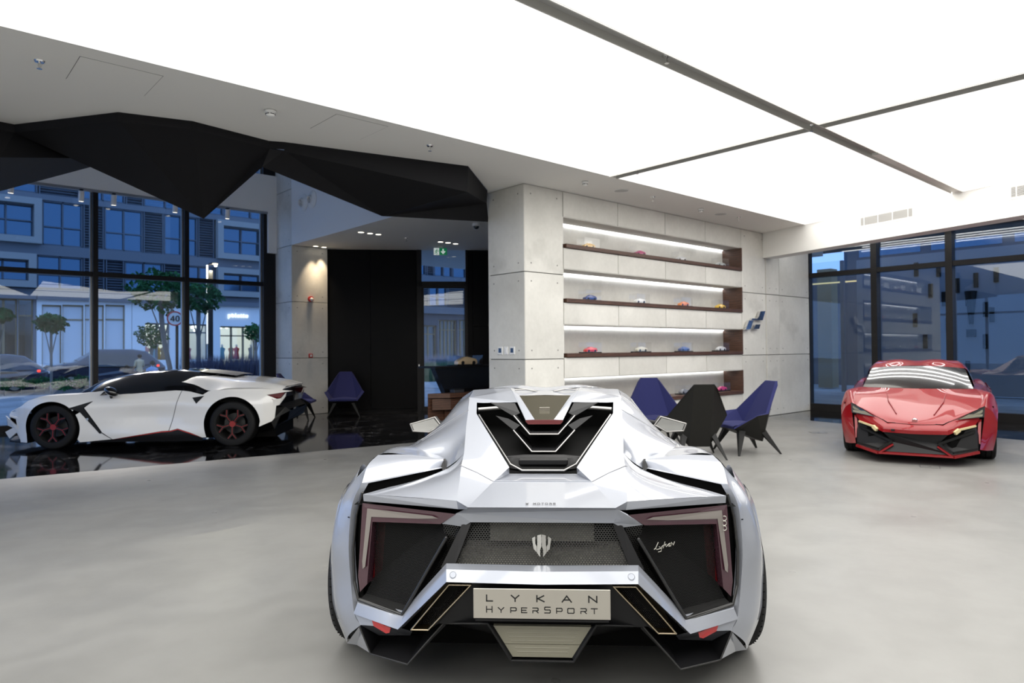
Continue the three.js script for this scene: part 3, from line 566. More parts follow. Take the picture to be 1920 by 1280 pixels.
// ---------------------------------------------------------------- lounge chairs: faceted black shell, blue lining, blade legs
function chair(label, x, z, turn, group) {
  const t = thing('lounge_chair', label, 'chair', [x, 0, z], turn, group);
  const T = [0.125, 0.955, -0.4], T2 = [0.17, 0.9, -0.375], W = [0.41, 0.53, 0.04], A = [0.37, 0.55, -0.1], S = [0.27, 0.37, 0.3], B = [0.25, 0.385, -0.13], K = [0.13, 0.15, -0.2], KF = [0.2, 0.3, 0.2];
  const m = ([a, b, c]) => [-a, b, c], inn = 0.035;
  const both = (f) => [f((p) => p), flipX(f((p) => p))];
  // black outer shell
  const bk = (p, dz = -0.03) => [p[0] * 1.03, p[1] + 0.004, p[2] + dz];
  const outer = (pts) => poly(pts);
  const To = bk(T), T2o = bk(T2), Ao = [0.39, 0.545, -0.13], Wo = [0.425, 0.527, 0.045], So = [0.285, 0.345, 0.31];
  mesh('shell', [poly([To, m(To), m(K), K]), ...both(() => merge([outer([To, K, Ao, T2o]), outer([Ao, K, Wo]), outer([Wo, K, KF, So])])), poly([K, m(K), m(KF), KF]), poly([KF, m(KF), m(So), So])], M.shell, t);
  // upholstered inside, with a soft rounded seat pad
  mesh('back_lining', [poly([T, m(T), m(B), B]), ...both(() => merge([poly([T, B, A, T2]), poly([T, T2, T2o, To]), poly([T2, A, Ao, T2o])])), poly([T, m(T), m(To), To])], M.blue, t);
  mesh('arm_lining', poly([A, B, S, W]), M.blue, t); mesh('arm_lining', flipX(poly([A, B, S, W])), M.blue, t);
  mesh('arm_rim', merge([poly([A, W, Wo, Ao]), poly([W, S, So, Wo])]), M.blue, t); mesh('arm_rim', flipX(merge([poly([A, W, Wo, Ao]), poly([W, S, So, Wo])])), M.blue, t);
  const seat = sheet([[[-0.25, 0.385, -0.14], [0, 0.4, -0.15], [0.25, 0.385, -0.14]], [[-0.26, 0.4, 0.08], [0, 0.425, 0.08], [0.26, 0.4, 0.08]], [[-0.275, 0.39, 0.29], [0, 0.4, 0.31], [0.275, 0.39, 0.29]], [[-0.28, 0.35, 0.315], [0, 0.35, 0.335], [0.28, 0.35, 0.315]]], 5);
  mesh('seat_pad', seat, M.blue, t);
  for (const [sx, z0, z1, o] of [[1, 0.14, 0.27, 0.34], [-1, 0.14, 0.27, 0.34], [1, -0.13, -0.36, 0.3], [-1, -0.13, -0.36, 0.3]]) {
    const top = [sx * 0.17, 0.34, z0], foot = [sx * o, 0, z1];
    const q = (p, w, d) => [[p[0] - w, p[1], p[2] - d], [p[0] + w, p[1], p[2] - d], [p[0] + w, p[1], p[2] + d], [p[0] - w, p[1], p[2] + d]], u = q(top, 0.04, 0.05), v = q(foot, 0.008, 0.012);
    mesh('leg', merge([0, 1, 2, 3].map((i) => poly([u[i], u[(i + 1) % 4], v[(i + 1) % 4], v[i]])).concat([poly(v)])), M.black, t);
  }
  return t;
}
const toward = (x, z, tx, tz) => Math.atan2(tx - x, tz - z);
chair('blue lounge chair with its back to the shelf wall, facing the silver car', 8.5, -6.35, toward(8.5, -6.35, 5.6, -3.2));
chair('lounge chair with only its black faceted shell showing, back turned to the silver car', 7.82, -5.2, toward(7.82, -5.2, 9.3, -7.0));
chair('blue lounge chair in profile with black side shell, standing nearest the red car', 8.62, -4.95, toward(8.62, -4.95, 6.55, -6.15));
{ const p = onY(646, 780); chair('blue lounge chair standing free before the black wall', p[0], p[2], toward(p[0], p[2], -0.6, -1)); }
{ const p = onY(560, 785); chair('blue lounge chair half hidden behind the tail of the white car', p[0], p[2], toward(p[0], p[2], 11, -10.4)); }

// ---------------------------------------------------------------- reception desk
const deskC = onY(843.7, 737.5, 0.73), deskL = onY(802, 738, 0.73);
{
  const t = thing('reception_desk', 'walnut reception desk with drawer box beside the concrete block', 'desk');
  const ux = 1, C = [deskC[0], deskC[2]], L = [deskL[0], deskL[2]], Rr = [C[0] + 2.6, C[1] - 0.02], D = [L[0] + 2.6, L[1] - 0.02];
  const slab = (y0, y1, ins = 0) => poly([[C[0] + ins, y0, C[1] - ins], [Rr[0], y0, Rr[1] - ins], [D[0], y0, D[1] + ins], [L[0] + ins, y0, L[1] + ins]], [0, y1 - y0, 0]);
  mesh('top', slab(0.66, 0.73), M.wood, t);
  const lerp = (a, b, k) => [a[0] + (b[0] - a[0]) * k, a[1] + (b[1] - a[1]) * k];
  const leg = (a, w) => poly([[a[0], 0, a[1]], [a[0] + w, 0, a[1]], [a[0] + w + (L[0] - C[0]) * 0.98, 0, a[1] + (L[1] - C[1]) * 0.98], [a[0] + (L[0] - C[0]) * 0.98, 0, a[1] + (L[1] - C[1]) * 0.98]], [0, 0.66, 0]);
  mesh('side_panel', poly([[L[0], 0, L[1]], [L[0] + 0.06, 0, L[1] - 0.04], [L[0] + 0.4, 0, L[1] - 0.04], [L[0] + 0.4, 0, L[1]]], [0, 0.66, 0]), M.wood, t);
  mesh('modesty_panel', poly([[L[0] + 0.3, 0, L[1] + 0.02], [D[0], 0, D[1] + 0.02], [D[0], 0, D[1] + 0.06], [L[0] + 0.3, 0, L[1] + 0.06]], [0, 0.66, 0]), M.wood, t);
  mesh('drawer_box', slab(0.47, 0.645, 0.05), M.wood, t);
  mesh('end_panel', leg([C[0] + 2.5, C[1]], 0.06), M.wood, t);
}
const ctrZ = deskC[2] - 0.5, cA = onZ(815, 690.5, ctrZ), cB = onZ(835, 736, ctrZ);
{
  const t = thing('black_counter', 'black counter with slanted end standing behind the walnut desk', 'counter');
  mesh('screen', poly([[cA[0], cA[1], ctrZ], [cA[0] + 3, cA[1], ctrZ], [cA[0] + 3, 0, ctrZ], [cB[0] + 0.02, 0, ctrZ], [cB[0], 0.7, ctrZ]], [0, 0, -0.12]), M.blackGloss, t);
  mesh('ledge', boxAB(cA[0] - 0.02, cA[0] + 3, cA[1], cA[1] + 0.03, ctrZ - 0.45, ctrZ + 0.05), M.black, t);
}
{
  const p = onZ(857, 733, -8.96), t = thing('document_box', 'small dark box on the walnut desk below the counter', 'box', [p[0], 0.73, -8.96]);
  mesh('body', rbox(0.2, 0.05, 0.12, 0, 0.025, 0, 0.004), std({ color: rgb(0.03, 0.03, 0.035), roughness: 0.5 }), t); mesh('lid', rbox(0.206, 0.012, 0.126, 0, 0.054, 0, 0.003), M.black, t);
}

// ---------------------------------------------------------------- model cars in clear cases
const paint = (r, g, b) => phy({ color: rgb(r, g, b), roughness: 0.3, clearcoat: 1, clearcoatRoughness: 0.05 });
const miniBody = (() => {
  const s = [[-1, 0.16], [-0.98, 0.34], [-0.86, 0.46], [-0.45, 0.54], [-0.05, 0.64], [0.25, 0.63], [0.5, 0.5], [0.85, 0.36], [1, 0.24], [1, 0.12], [0.78, 0.1], [0.72, 0.26], [0.6, 0.32], [0.48, 0.26], [0.42, 0.1], [-0.4, 0.1], [-0.46, 0.28], [-0.6, 0.35], [-0.74, 0.28], [-0.8, 0.1], [-0.95, 0.12]];
  const g = plate(s, 0.62, 0.08); g.translate(0, 0, -0.31); const p = g.attributes.position;
  for (let i = 0; i < p.count; i++) { const y = p.getY(i), x = p.getX(i), k = 1 - Math.max(0, y - 0.36) * 1.0 - Math.max(0, Math.abs(x) - 0.8) * 0.5; p.setZ(i, p.getZ(i) * k); }
  g.computeVertexNormals(); return clean(g);
})();
const miniGlass = (() => { const g = plate([[-0.5, 0.5], [-0.06, 0.625], [0.24, 0.615], [0.46, 0.505], [0.3, 0.45], [-0.35, 0.45]], 0.5, 0.03).translate(0, 0.012, -0.25); const p = g.attributes.position; for (let i = 0; i < p.count; i++) p.setZ(i, p.getZ(i) * (1.12 - Math.max(0, p.getY(i) - 0.42) * 0.75)); g.computeVertexNormals(); return clean(g); })();
const miniWheel = cyl(0.17, 0.17, 0.14, 0, 0, 0, 18).rotateX(Math.PI / 2);
function miniCar(x, y, z, turn, len, mat, where, colour) {
  const t = thing('model_car', colour + ' model sports car in a clear case ' + where, 'model car', [x, y, z], turn), k = len / 2.1;
  const put = (n, g, m, px = 0, py = 0, pz = 0) => { const o = mesh(n, g.clone(), m, t); o.scale.setScalar(k); o.position.set(px * k, py * k, pz * k); return o; };
  put('body', miniBody, mat); put('windows', miniGlass, M.blackGloss);
  for (const wx of [-0.6, 0.6]) for (const wz of [-0.34, 0.34]) put('wheel', miniWheel, M.rubber, wx, 0.17, wz);
}
function showcase(x, y, z, turn, w, h, d, where) {
  const t = thing('display_case', 'clear acrylic display case ' + where, 'display case', [x, y, z], turn);
  mesh('plinth', rbox(w, 0.016, d, 0, 0.008, 0, 0.003), M.black, t);
  const e = 0.004, yb = 0.016;
  mesh('cover', [boxAB(-w / 2, w / 2, h - e, h, -d / 2, d / 2), boxAB(-w / 2, w / 2, yb, h - e, d / 2 - e, d / 2), boxAB(-w / 2, w / 2, yb, h - e, -d / 2, -d / 2 + e), boxAB(-w / 2, -w / 2 + e, yb, h - e, -d / 2 + e, d / 2 - e), boxAB(w / 2 - e, w / 2, yb, h - e, -d / 2 + e, d / 2 - e)], M.acrylic, t);
}
const silver = [0.55, 0.56, 0.58], whiteP = [0.75, 0.74, 0.7];
[['top', 0, [[1104, [0.7, 0.42, 0.08], 'gold'], [1200, [0.4, 0.02, 0.14], 'magenta'], [1277, silver, 'bright silver'], [1351, [0.5, 0.53, 0.53], 'pale silver']]],
  ['second', 1, [[1106, [0.02, 0.045, 0.2], 'dark blue'], [1199, whiteP, 'white'], [1281, [0.75, 0.2, 0.015], 'orange'], [1350, [0.8, 0.5, 0.02], 'yellow']]],
  ['third', 2, [[1106, [0.6, 0.02, 0.02], 'red'], [1201, [0.6, 0.58, 0.48], 'cream'], [1281, [0.03, 0.07, 0.25], 'mid blue'], [1350, [0.62, 0.63, 0.64], 'silver white']]],
  ['lowest', 3, [[1281, [0.2, 0.21, 0.24], 'graphite'], [1351, [0.55, 0.02, 0.16], 'pink']]]].forEach(([nm, i, list]) => list.forEach(([px, c, cn]) => {
  const y = NICHES[i][0] + 0.06, z = -7.4, x = onZ(px, 560, z)[0];
  showcase(x, y, z, 0, 0.36, 0.17, 0.17, 'on the ' + nm + ' shelf over a ' + cn + ' model');
  miniCar(x, y + 0.017, z, Math.PI - 0.12, 0.235, paint(...c), 'on the ' + nm + ' shelf', cn);
}));
{ const z = ctrZ - 0.12, x = onZ(872, 688, z)[0], y = cA[1] + 0.03; showcase(x, y, z, 0.1, 0.6, 0.18, 0.26, 'on the black reception counter'); miniCar(x + 0.02, y + 0.017, z, Math.PI - 0.05, 0.4, paint(0.7, 0.52, 0.3), 'on the black reception counter', 'champagne'); }
// ---------------------------------------------------------------- car materials
const hexAlpha = (() => { // perforated sheet: round-cornered hexagonal holes
  const n = 256; return tex(n, (x, y) => { const u = x / n * 8, w = y / n * 8 * 1.0, row = Math.floor(w), fx = (u + (row & 1) * 0.5) % 1 - 0.5, fy = (w % 1) - 0.5, d = Math.max(Math.abs(fx) * 0.92 + Math.abs(fy) * 0.5, Math.abs(fy)); return grey(d < 0.34 ? 0 : 255); }, 0.075, false);
})();
hexAlpha.repeat.set(1 / 0.088, 1 / 0.06); const hexFine = hexAlpha.clone(); hexFine.repeat.set(1 / 0.06, 1 / 0.043); hexFine.needsUpdate = true;
const tCarbon = tex(128, (x, y) => { const a = ((x >> 4) + (y >> 4)) & 1; return grey(a ? 46 : 22); }, 0.02);
Object.assign(M, {
  silver: phy({ color: rgb(0.36, 0.38, 0.43), metalness: 0.6, roughness: 0.46, clearcoat: 1, clearcoatRoughness: 0.03 }),
  redPaint: phy({ color: rgb(0.22, 0.003, 0.006), metalness: 0.1, roughness: 0.35, specularIntensity: 0.4, clearcoat: 0.75, clearcoatRoughness: 0.02 }),
  pearl: phy({ color: rgb(0.86, 0.85, 0.825), roughness: 0.32, clearcoat: 1, clearcoatRoughness: 0.03 }),
  grille: std({ color: rgb(0.02, 0.02, 0.019), metalness: 0.2, roughness: 0.5, alphaMap: hexAlpha, alphaTest: 0.5, side: THREE.DoubleSide }),
  darkGrille: phy({ color: rgb(0.016, 0.016, 0.016), roughness: 0.6, specularIntensity: 0.2, alphaMap: hexFine, alphaTest: 0.5, side: THREE.DoubleSide }),
  satin: phy({ color: rgb(0.009, 0.009, 0.01), roughness: 0.4, specularIntensity: 0.5 }),
  carbon: std({ map: tCarbon, roughness: 0.3 }),
  void: phy({ color: rgb(0.003, 0.003, 0.003), roughness: 0.8, specularIntensity: 0.15 }),
  tailLens: phy({ color: rgb(0.055, 0.02, 0.03), roughness: 0.08, clearcoat: 1, clearcoatRoughness: 0.02 }),
  guide: phy({ color: rgb(0.2, 0.18, 0.165), roughness: 0.18, clearcoat: 1 }),
  redLens: phy({ color: rgb(0.4, 0.008, 0.01), roughness: 0.15, clearcoat: 1 }),
  darkRed: phy({ color: rgb(0.09, 0.004, 0.006), roughness: 0.3, specularIntensity: 0.5 }),
  cream: phy({ color: rgb(0.21, 0.2, 0.15), roughness: 0.35, clearcoat: 0.5 }),
  bronze: std({ color: rgb(0.30, 0.23, 0.13), metalness: 1, roughness: 0.35 }),
  bronzeEdge: std({ color: rgb(0.5, 0.42, 0.3), metalness: 1, roughness: 0.25 }),
  tinted: phy({ color: rgb(0.05, 0.045, 0.03), roughness: 0.06 }),
  mirror: std({ color: rgb(0.85, 0.86, 0.86), metalness: 1, roughness: 0.03 }),
  trimLine: std({ color: rgb(0.38, 0.37, 0.36), metalness: 0.8, roughness: 0.3 }),
  brushed: std({ color: rgb(0.66, 0.63, 0.57), metalness: 1, roughness: 0.38 }),
  ink: std({ color: rgb(0.01, 0.01, 0.01), roughness: 0.5 }),
});
const S = (a, h, s) => [a, h, -s];                        // across, up, forward from the tail
const SS = (list) => list.map((p) => S(...p));
const pair = (name, geo, mat, parent, label) => [mesh(name, geo, mat, parent, label), mesh(name, flipX(geo), mat, parent, label)];
function sym(half) { return [...half, ...[...half].reverse().map(([a, b, c]) => [-a, b, c])]; } // closed outline from a right half
function run(pts, r, n = 8) { const o = []; for (let i = 0; i + 1 < pts.length; i++) o.push(rod(pts[i], pts[i + 1], r, r, n)); for (const p of pts) o.push(ball(r, ...p, 8)); return merge(o); }
const mid = (rows0, rows2, f) => rows0.map((p, i) => p.map((v, k) => (v + rows2[i][k]) / 2 + f(i)[k]));
function wheel(parent, a, h, s, r, w, rimMat, spokeMat, out, name = 'wheel') {
  const g = new THREE.Group(); g.name = name; g.position.set(a, h, -s); g.rotation.y = out > 0 ? 0 : Math.PI; parent.add(g); // local +x points outwards
  const pr = [[-w / 2, r * 0.7], [-w / 2 * 0.98, r * 0.93], [-w / 2 * 0.8, r], [w / 2 * 0.8, r], [w / 2 * 0.98, r * 0.93], [w / 2, r * 0.72], [w / 2 * 0.9, r * 0.7]];
  const tyre = mesh('tyre', new THREE.LatheGeometry(pr.map(([y, x]) => new THREE.Vector2(x, y)), 56).rotateZ(-Math.PI / 2), M.rubber, g);
  const grooves = []; for (const x of [-0.3, -0.1, 0.1, 0.3]) grooves.push(new THREE.TorusGeometry(r + 0.0004, 0.0035, 5, 56).rotateY(Math.PI / 2).translate(x * w, 0, 0));
  for (let k = 0; k < 60; k++) { const q = k / 60 * Math.PI * 2; for (const x of [-0.4, 0.4]) grooves.push(box(w * 0.1, 0.003, 0.004, x * w, 0, r * 0.975).rotateX(q)); }
  mesh('tread', grooves, M.void, tyre);
  mesh('rim', new THREE.LatheGeometry([[w * 0.42, r * 0.7], [w * 0.44, r * 0.68], [w * 0.3, r * 0.62], [-w * 0.3, r * 0.6], [-w * 0.3, 0.02]].map(([y, x]) => new THREE.Vector2(x, y)), 48).rotateZ(-Math.PI / 2), rimMat, g);
  mesh('brake_disc', cyl(r * 0.46, r * 0.46, 0.02, 0, 0, 0, 40).rotateZ(Math.PI / 2), std({ color: rgb(0.05, 0.05, 0.05), metalness: 0.7, roughness: 0.5 }), g);
  mesh('hub', cyl(r * 0.13, r * 0.16, 0.03, 0, w * 0.38, 0, 20).rotateZ(-Math.PI / 2), spokeMat, g);
  for (let k = 0; k < 5; k++) {
    const q = k / 5 * Math.PI * 2 + 0.62, P = (rad, da, x) => [x, Math.cos(q + da) * rad * r, Math.sin(q + da) * rad * r];
    const f = P(0.42, 0, w * 0.39);
    mesh('spoke', [bar(P(0.1, 0, w * 0.37), f, 0.05, 0.03, [1, 0, 0]), bar(f, P(0.68, 0.27, w * 0.4), 0.036, 0.03, [1, 0, 0]), bar(f, P(0.68, -0.27, w * 0.4), 0.036, 0.03, [1, 0, 0])], rimMat, g);
    mesh('spoke_line', [bar(P(0.12, 0, w * 0.37 + 0.017), [f[0] + 0.017, f[1], f[2]], 0.007, 0.006, [1, 0, 0]), bar([f[0] + 0.017, f[1], f[2]], P(0.67, 0.27, w * 0.4 + 0.017), 0.0065, 0.006, [1, 0, 0]), bar([f[0] + 0.017, f[1], f[2]], P(0.67, -0.27, w * 0.4 + 0.017), 0.0065, 0.006, [1, 0, 0])], spokeMat, g);
  }
  return g;
}
// upright stroke letters, each in a 1 x 1 box
const GLYPH = { L: [[[0, 1], [0, 0], [1, 0]]], Y: [[[0, 1], [0.5, 0.45], [1, 1]], [[0.5, 0.45], [0.5, 0]]], K: [[[0, 1], [0, 0]], [[0.95, 1], [0.15, 0.5], [1, 0]], [[0, 0.5], [0.15, 0.5]]], A: [[[0, 0], [0.5, 1], [1, 0]], [[0.22, 0.34], [0.78, 0.34]]], N: [[[0, 0], [0, 1], [1, 0], [1, 1]]], H: [[[0, 0], [0, 1]], [[1, 0], [1, 1]], [[0, 0.5], [1, 0.5]]], P: [[[0, 0], [0, 1], [0.85, 1], [1, 0.87], [1, 0.5], [0.85, 0.37], [0, 0.37]]], E: [[[1, 1], [0, 1], [0, 0], [1, 0]], [[0, 0.5], [0.85, 0.5]]], R: [[[0, 1], [0.85, 1], [1, 0.87], [1, 0.55], [0.85, 0.42], [0, 0.42], [0, 0]], [[0.6, 0.42], [1, 0]]], S: [[[1, 1], [0.1, 1], [0, 0.88], [0, 0.62], [0.1, 0.52], [0.9, 0.52], [1, 0.42], [1, 0.1], [0.9, 0], [0, 0]]], O: [[[0.1, 0], [0, 0.12], [0, 0.88], [0.1, 1], [0.9, 1], [1, 0.88], [1, 0.12], [0.9, 0], [0.1, 0]]], T: [[[0, 1], [1, 1]], [[0.5, 1], [0.5, 0]]], W: [[[0, 1], [0.27, 0], [0.5, 0.8], [0.73, 0], [1, 1]]], M: [[[0, 0], [0, 1], [0.5, 0.4], [1, 1], [1, 0]]] };
function letter(ch, x0, x1, y0, y1, t, z, d) { // in the xy plane, facing +z
  const out = []; for (const line of GLYPH[ch]) for (let i = 0; i + 1 < line.length; i++) { const P = ([u, v]) => [x0 + t / 2 + u * (x1 - x0 - t), y0 + t / 2 + v * (y1 - y0 - t), z], p = P(line[i]), q = P(line[i + 1]), l = Math.hypot(q[0] - p[0], q[1] - p[1]), k = t / 2 / l; out.push(bar([p[0] - (q[0] - p[0]) * k, p[1] - (q[1] - p[1]) * k, z], [q[0] + (q[0] - p[0]) * k, q[1] + (q[1] - p[1]) * k, z], d, t, (Math.abs(q[0] - p[0]) > Math.abs(q[1] - p[1]) ? [0, 1, 0] : [1, 0, 0]))); }
  return merge(out);
}

// ---------------------------------------------------------------- the wedge-shaped hypercar (silver and red)
function wedgeCar(label, pos, turn, paint, opts) {
  const car = thing('sports_car', label, 'car', pos, turn);
  // --- rear fenders
  const r0 = SS([[0.521, 0.803, 0.95], [0.66, 0.815, 0.655], [0.787, 0.827, 0.38], [0.815, 0.765, 0.355], [0.826, 0.70, 0.34], [0.83, 0.563, 0.32], [0.815, 0.422, 0.30], [0.79, 0.306, 0.262], [0.757, 0.266, 0.235]]);
  const r2 = SS([[0.515, 0.836, 0.985], [0.69, 0.872, 0.90], [0.822, 0.886, 0.80], [0.885, 0.79, 0.62], [0.925, 0.70, 0.54], [0.958, 0.55, 0.5], [0.971, 0.386, 0.5], [0.935, 0.25, 0.45], [0.86, 0.125, 0.39]]);
  const r1 = mid(r0, r2, (i) => i < 2 ? [0, 0.012, 0] : i === 2 ? [0.012, 0.014, 0] : i < 6 ? [0.028, 0, 0.02] : [0.018, 0, 0.01]);
  const fen = sheet([r0, r1, r2], 7, [], [2], 0.6);
  pair('rear_fender', fen, paint, car);
  const edge = sheet([r0, r0.map(([a, h, z]) => [a - 0.024, h - 0.004, z - 0.018])], 6, [], [2]);
  pair('fender_edge', edge, paint, car);
  pair('fender_seam', run(SS([[0.832, 0.688, 0.336], [0.88, 0.67, 0.42], [0.938, 0.655, 0.512]]), 0.0022, 6), M.void, car);
  // --- top of fender forwards, flank, front wing
  const top = sheet([[r2[0], r2[1], r2[2], r2[3]], SS([[0.54, 0.832, 1.12], [0.70, 0.862, 1.2], [0.835, 0.87, 1.15], [0.93, 0.76, 1.05]]), SS([[0.72, 0.872, 1.5], [0.78, 0.85, 1.6], [0.86, 0.79, 1.6], [0.91, 0.69, 1.6]]), SS([[0.69, 0.86, 2.2], [0.77, 0.82, 2.2], [0.82, 0.75, 2.2], [0.85, 0.64, 2.2]]), SS([[0.655, 0.85, 2.9], [0.74, 0.82, 2.9], [0.81, 0.76, 2.9], [0.845, 0.65, 2.9]]), SS([[0.644, 0.85, 3.25], [0.73, 0.835, 3.25], [0.82, 0.77, 3.3], [0.865, 0.66, 3.3]])], 6);
  pair('shoulder', top, paint, car);
  const side = sheet([SS([[0.93, 0.76, 1.05], [0.965, 0.6, 1.22], [0.965, 0.4, 1.3], [0.93, 0.16, 1.34]]), SS([[0.91, 0.69, 1.6], [0.93, 0.55, 1.6], [0.93, 0.35, 1.6], [0.92, 0.14, 1.6]]), SS([[0.85, 0.64, 2.2], [0.84, 0.5, 2.2], [0.84, 0.3, 2.2], [0.9, 0.13, 2.2]]), SS([[0.845, 0.65, 2.9], [0.86, 0.5, 2.88], [0.86, 0.3, 2.88], [0.88, 0.13, 2.88]])], 6);
  pair('door_side', side, paint, car);
  const archR = sheet([SS([[0.925, 0.70, 0.54], [0.955, 0.735, 0.66], [0.962, 0.75, 0.8], [0.955, 0.735, 0.95], [0.93, 0.76, 1.05]]), SS([[0.96, 0.56, 0.5], [0.965, 0.69, 0.62], [0.968, 0.735, 0.8], [0.965, 0.69, 1.0], [0.965, 0.6, 1.22]])], 5);
  pair('rear_arch', archR, paint, car);
  const archTop = sheet([[r2[3], S(0.9, 0.84, 0.8), S(0.93, 0.76, 1.05)], SS([[0.925, 0.70, 0.54], [0.962, 0.75, 0.8], [0.93, 0.76, 1.05]])], 5);
  pair('arch_top', archTop, paint, car);
  // --- rear deck, buttresses and centre panel
  const ridge = SS([[0.341, 0.799, 0.16], [0.378, 0.865, 0.6], [0.391, 0.896, 0.8], [0.43, 0.975, 1.2], [0.46, 1.042, 1.55], [0.483, 1.102, 1.8], [0.50, 1.128, 2.2]]);
  const deckOut = SS([[0.755, 0.798, 0.28], [0.62, 0.79, 0.6], [0.493, 0.785, 0.9]]);
  pair('rear_deck', sheet([[ridge[0], S(0.36, 0.835, 0.4), ridge[1], ridge[2]], [S(0.55, 0.8, 0.22), S(0.52, 0.812, 0.4), S(0.47, 0.825, 0.68), S(0.44, 0.84, 0.86)], [deckOut[0], S(0.69, 0.795, 0.44), deckOut[1], deckOut[2]]], 5), paint, car);
  const flank = sheet([[ridge[2], S(0.44, 0.845, 0.87), S(0.5, 0.8, 0.93)], [S(0.41, 0.935, 1.0), S(0.48, 0.87, 1.03), S(0.56, 0.835, 1.08)], [ridge[3], S(0.58, 0.905, 1.2), S(0.74, 0.845, 1.2)], [ridge[4], S(0.60, 0.955, 1.55), S(0.735, 0.868, 1.5)], [ridge[5], S(0.595, 1.02, 1.85), S(0.68, 0.93, 1.9)], [ridge[6], S(0.585, 1.07, 2.2), S(0.64, 1.0, 2.2)]], 6);
  pair('buttress_flank', flank, paint, car);
  pair('deck_seam', run(SS([[0.221, 0.8135, 0.5], [0.3, 0.842, 0.56], [0.379, 0.867, 0.6], [0.44, 0.83, 0.72], [0.5, 0.797, 0.9]]), 0.0018, 6), std({ color: rgb(0.3, 0.3, 0.32), roughness: 0.6 }), car);
  pair('flank_seam', run(SS([[0.459, 1.044, 1.55], [0.605, 0.957, 1.552], [0.735, 0.872, 1.5]]), 0.0018, 6), std({ color: rgb(0.3, 0.3, 0.32), roughness: 0.6 }), car);
  const fold = S(0.221, 0.812, 0.5), mouth = S(0.159, 0.849, 0.66), kink = S(0.404, 1.026, 1.5), itop = S(0.424, 1.077, 1.7), in2 = S(0.286, 0.791, 0.08);
  const inner = merge([poly([ridge[1], ridge[2], mouth]), poly([fold, ridge[1], mouth]), poly([ridge[2], ridge[3], kink, mouth]), poly([ridge[3], ridge[4], kink]), poly([ridge[4], ridge[5], itop, kink]), poly([ridge[0], ridge[1], fold]), poly([ridge[0], fold, in2])]);
  pair('buttress_inner', toCreasedNormals(inner, 0.35), paint, car);
  pair('trench_side', poly([fold, mouth, S(0.161, 0.811, 0.7)]), paint, car);
  mesh('boot_panel', [poly([in2, fold, ...mx([fold, in2])]), poly([fold, S(0.161, 0.812, 0.7), ...mx([S(0.161, 0.812, 0.7), fold])])], paint, car);
  mesh('boot_crease', rod(S(-0.221, 0.8135, 0.5), S(0.221, 0.8135, 0.5), 0.0016), paint, car);
  // deck lip
  const lipU = SS([[0.755, 0.798, 0.28], [0.341, 0.799, 0.16], [0.286, 0.791, 0.08]]), lipL = SS([[0.754, 0.768, 0.285], [0.334, 0.766, 0.155], [0.29, 0.781, 0.09]]);
  pair('deck_lip', merge([poly([lipU[0], lipU[1], lipL[1], lipL[0]]), poly([lipU[1], lipU[2], lipL[2], lipL[1]])]), paint, car);
  mesh('deck_lip', poly([lipU[2], ...mx([lipU[2]]), ...mx([lipL[2]]), lipL[2]]), paint, car);
  mesh('deck_underside', poly([lipL[2], lipL[1], lipL[0], S(0.7, 0.765, 0.5), ...mx([S(0.7, 0.765, 0.5), lipL[0], lipL[1], lipL[2]])]), M.void, car);
  pair('slot_liner', merge([poly(SS([[0.46, 0.75, 1.0], [0.8, 0.75, 0.45], [0.8, 0.75, 0.3], [0.3, 0.75, 0.3]])), poly(SS([[0.521, 0.803, 0.95], [0.521, 0.75, 0.95], [0.79, 0.75, 0.4], [0.787, 0.815, 0.39]]))]), M.void, car);
  pair('fin', poly(SS([[0.497, 0.782, 0.9], [0.522, 0.8, 0.93], [0.515, 0.84, 0.98], [0.505, 0.83, 0.96]]), [0.006, 0, 0.004]), M.satin, car);
  // --- air scoop between the buttresses
  mesh('scoop_liner', [poly([S(0.17, 0.8, 0.69), S(0.46, 0.93, 1.72), ...mx([S(0.46, 0.93, 1.72), S(0.17, 0.8, 0.69)])]), poly([S(0.46, 0.9, 1.72), S(0.43, 1.085, 1.72), S(0.2, 1.07, 1.72), S(0.15, 1.03, 1.72), ...mx([S(0.15, 1.03, 1.72), S(0.2, 1.07, 1.72), S(0.43, 1.085, 1.72), S(0.46, 0.9, 1.72)])]), poly([mouth, kink, itop, S(0.46, 0.93, 1.72), S(0.17, 0.8, 0.69)]), poly(mx([mouth, kink, itop, S(0.46, 0.93, 1.72), S(0.17, 0.8, 0.69)]))], M.void, car);
  mesh('scoop_frame', run(SS([[0.385, 1.022, 1.46], [0.157, 0.854, 0.72], [0.1, 0.83, 0.69], [-0.1, 0.83, 0.69], [-0.157, 0.854, 0.72], [-0.385, 1.022, 1.46]]), 0.0042), M.trimLine, car);
  const tray = (pa, pb, back, name) => { const t = mesh(name, [poly([S(...pb), S(pb[0], pb[1] - 0.015, back), ...mx([S(pb[0], pb[1] - 0.015, back), S(...pb)])]), poly([S(...pa), S(...pb), S(pb[0], pb[1] - 0.015, back), S(pa[0], pa[1], back)]), poly(mx([S(...pa), S(...pb), S(pb[0], pb[1] - 0.015, back), S(pa[0], pa[1], back)]))], M.satin, car); mesh('edge_line', run([S(...pa), S(...pb), ...mx([S(...pb), S(...pa)])], 0.0042), M.trimLine, t); };
  tray([0.173, 1.026, 1.35], [0.077, 0.945, 1.15], 1.5, 'louvre'); tray([0.167, 0.96, 1.2], [0.061, 0.876, 0.98], 1.4, 'louvre');
  pair('scoop_blade', poly(SS([[0.318, 1.092, 1.47], [0.172, 1.087, 1.47], [0.14, 1.037, 1.38], [0.174, 1.02, 1.36]]), [0, 0.004, 0.012]), M.satin, car);
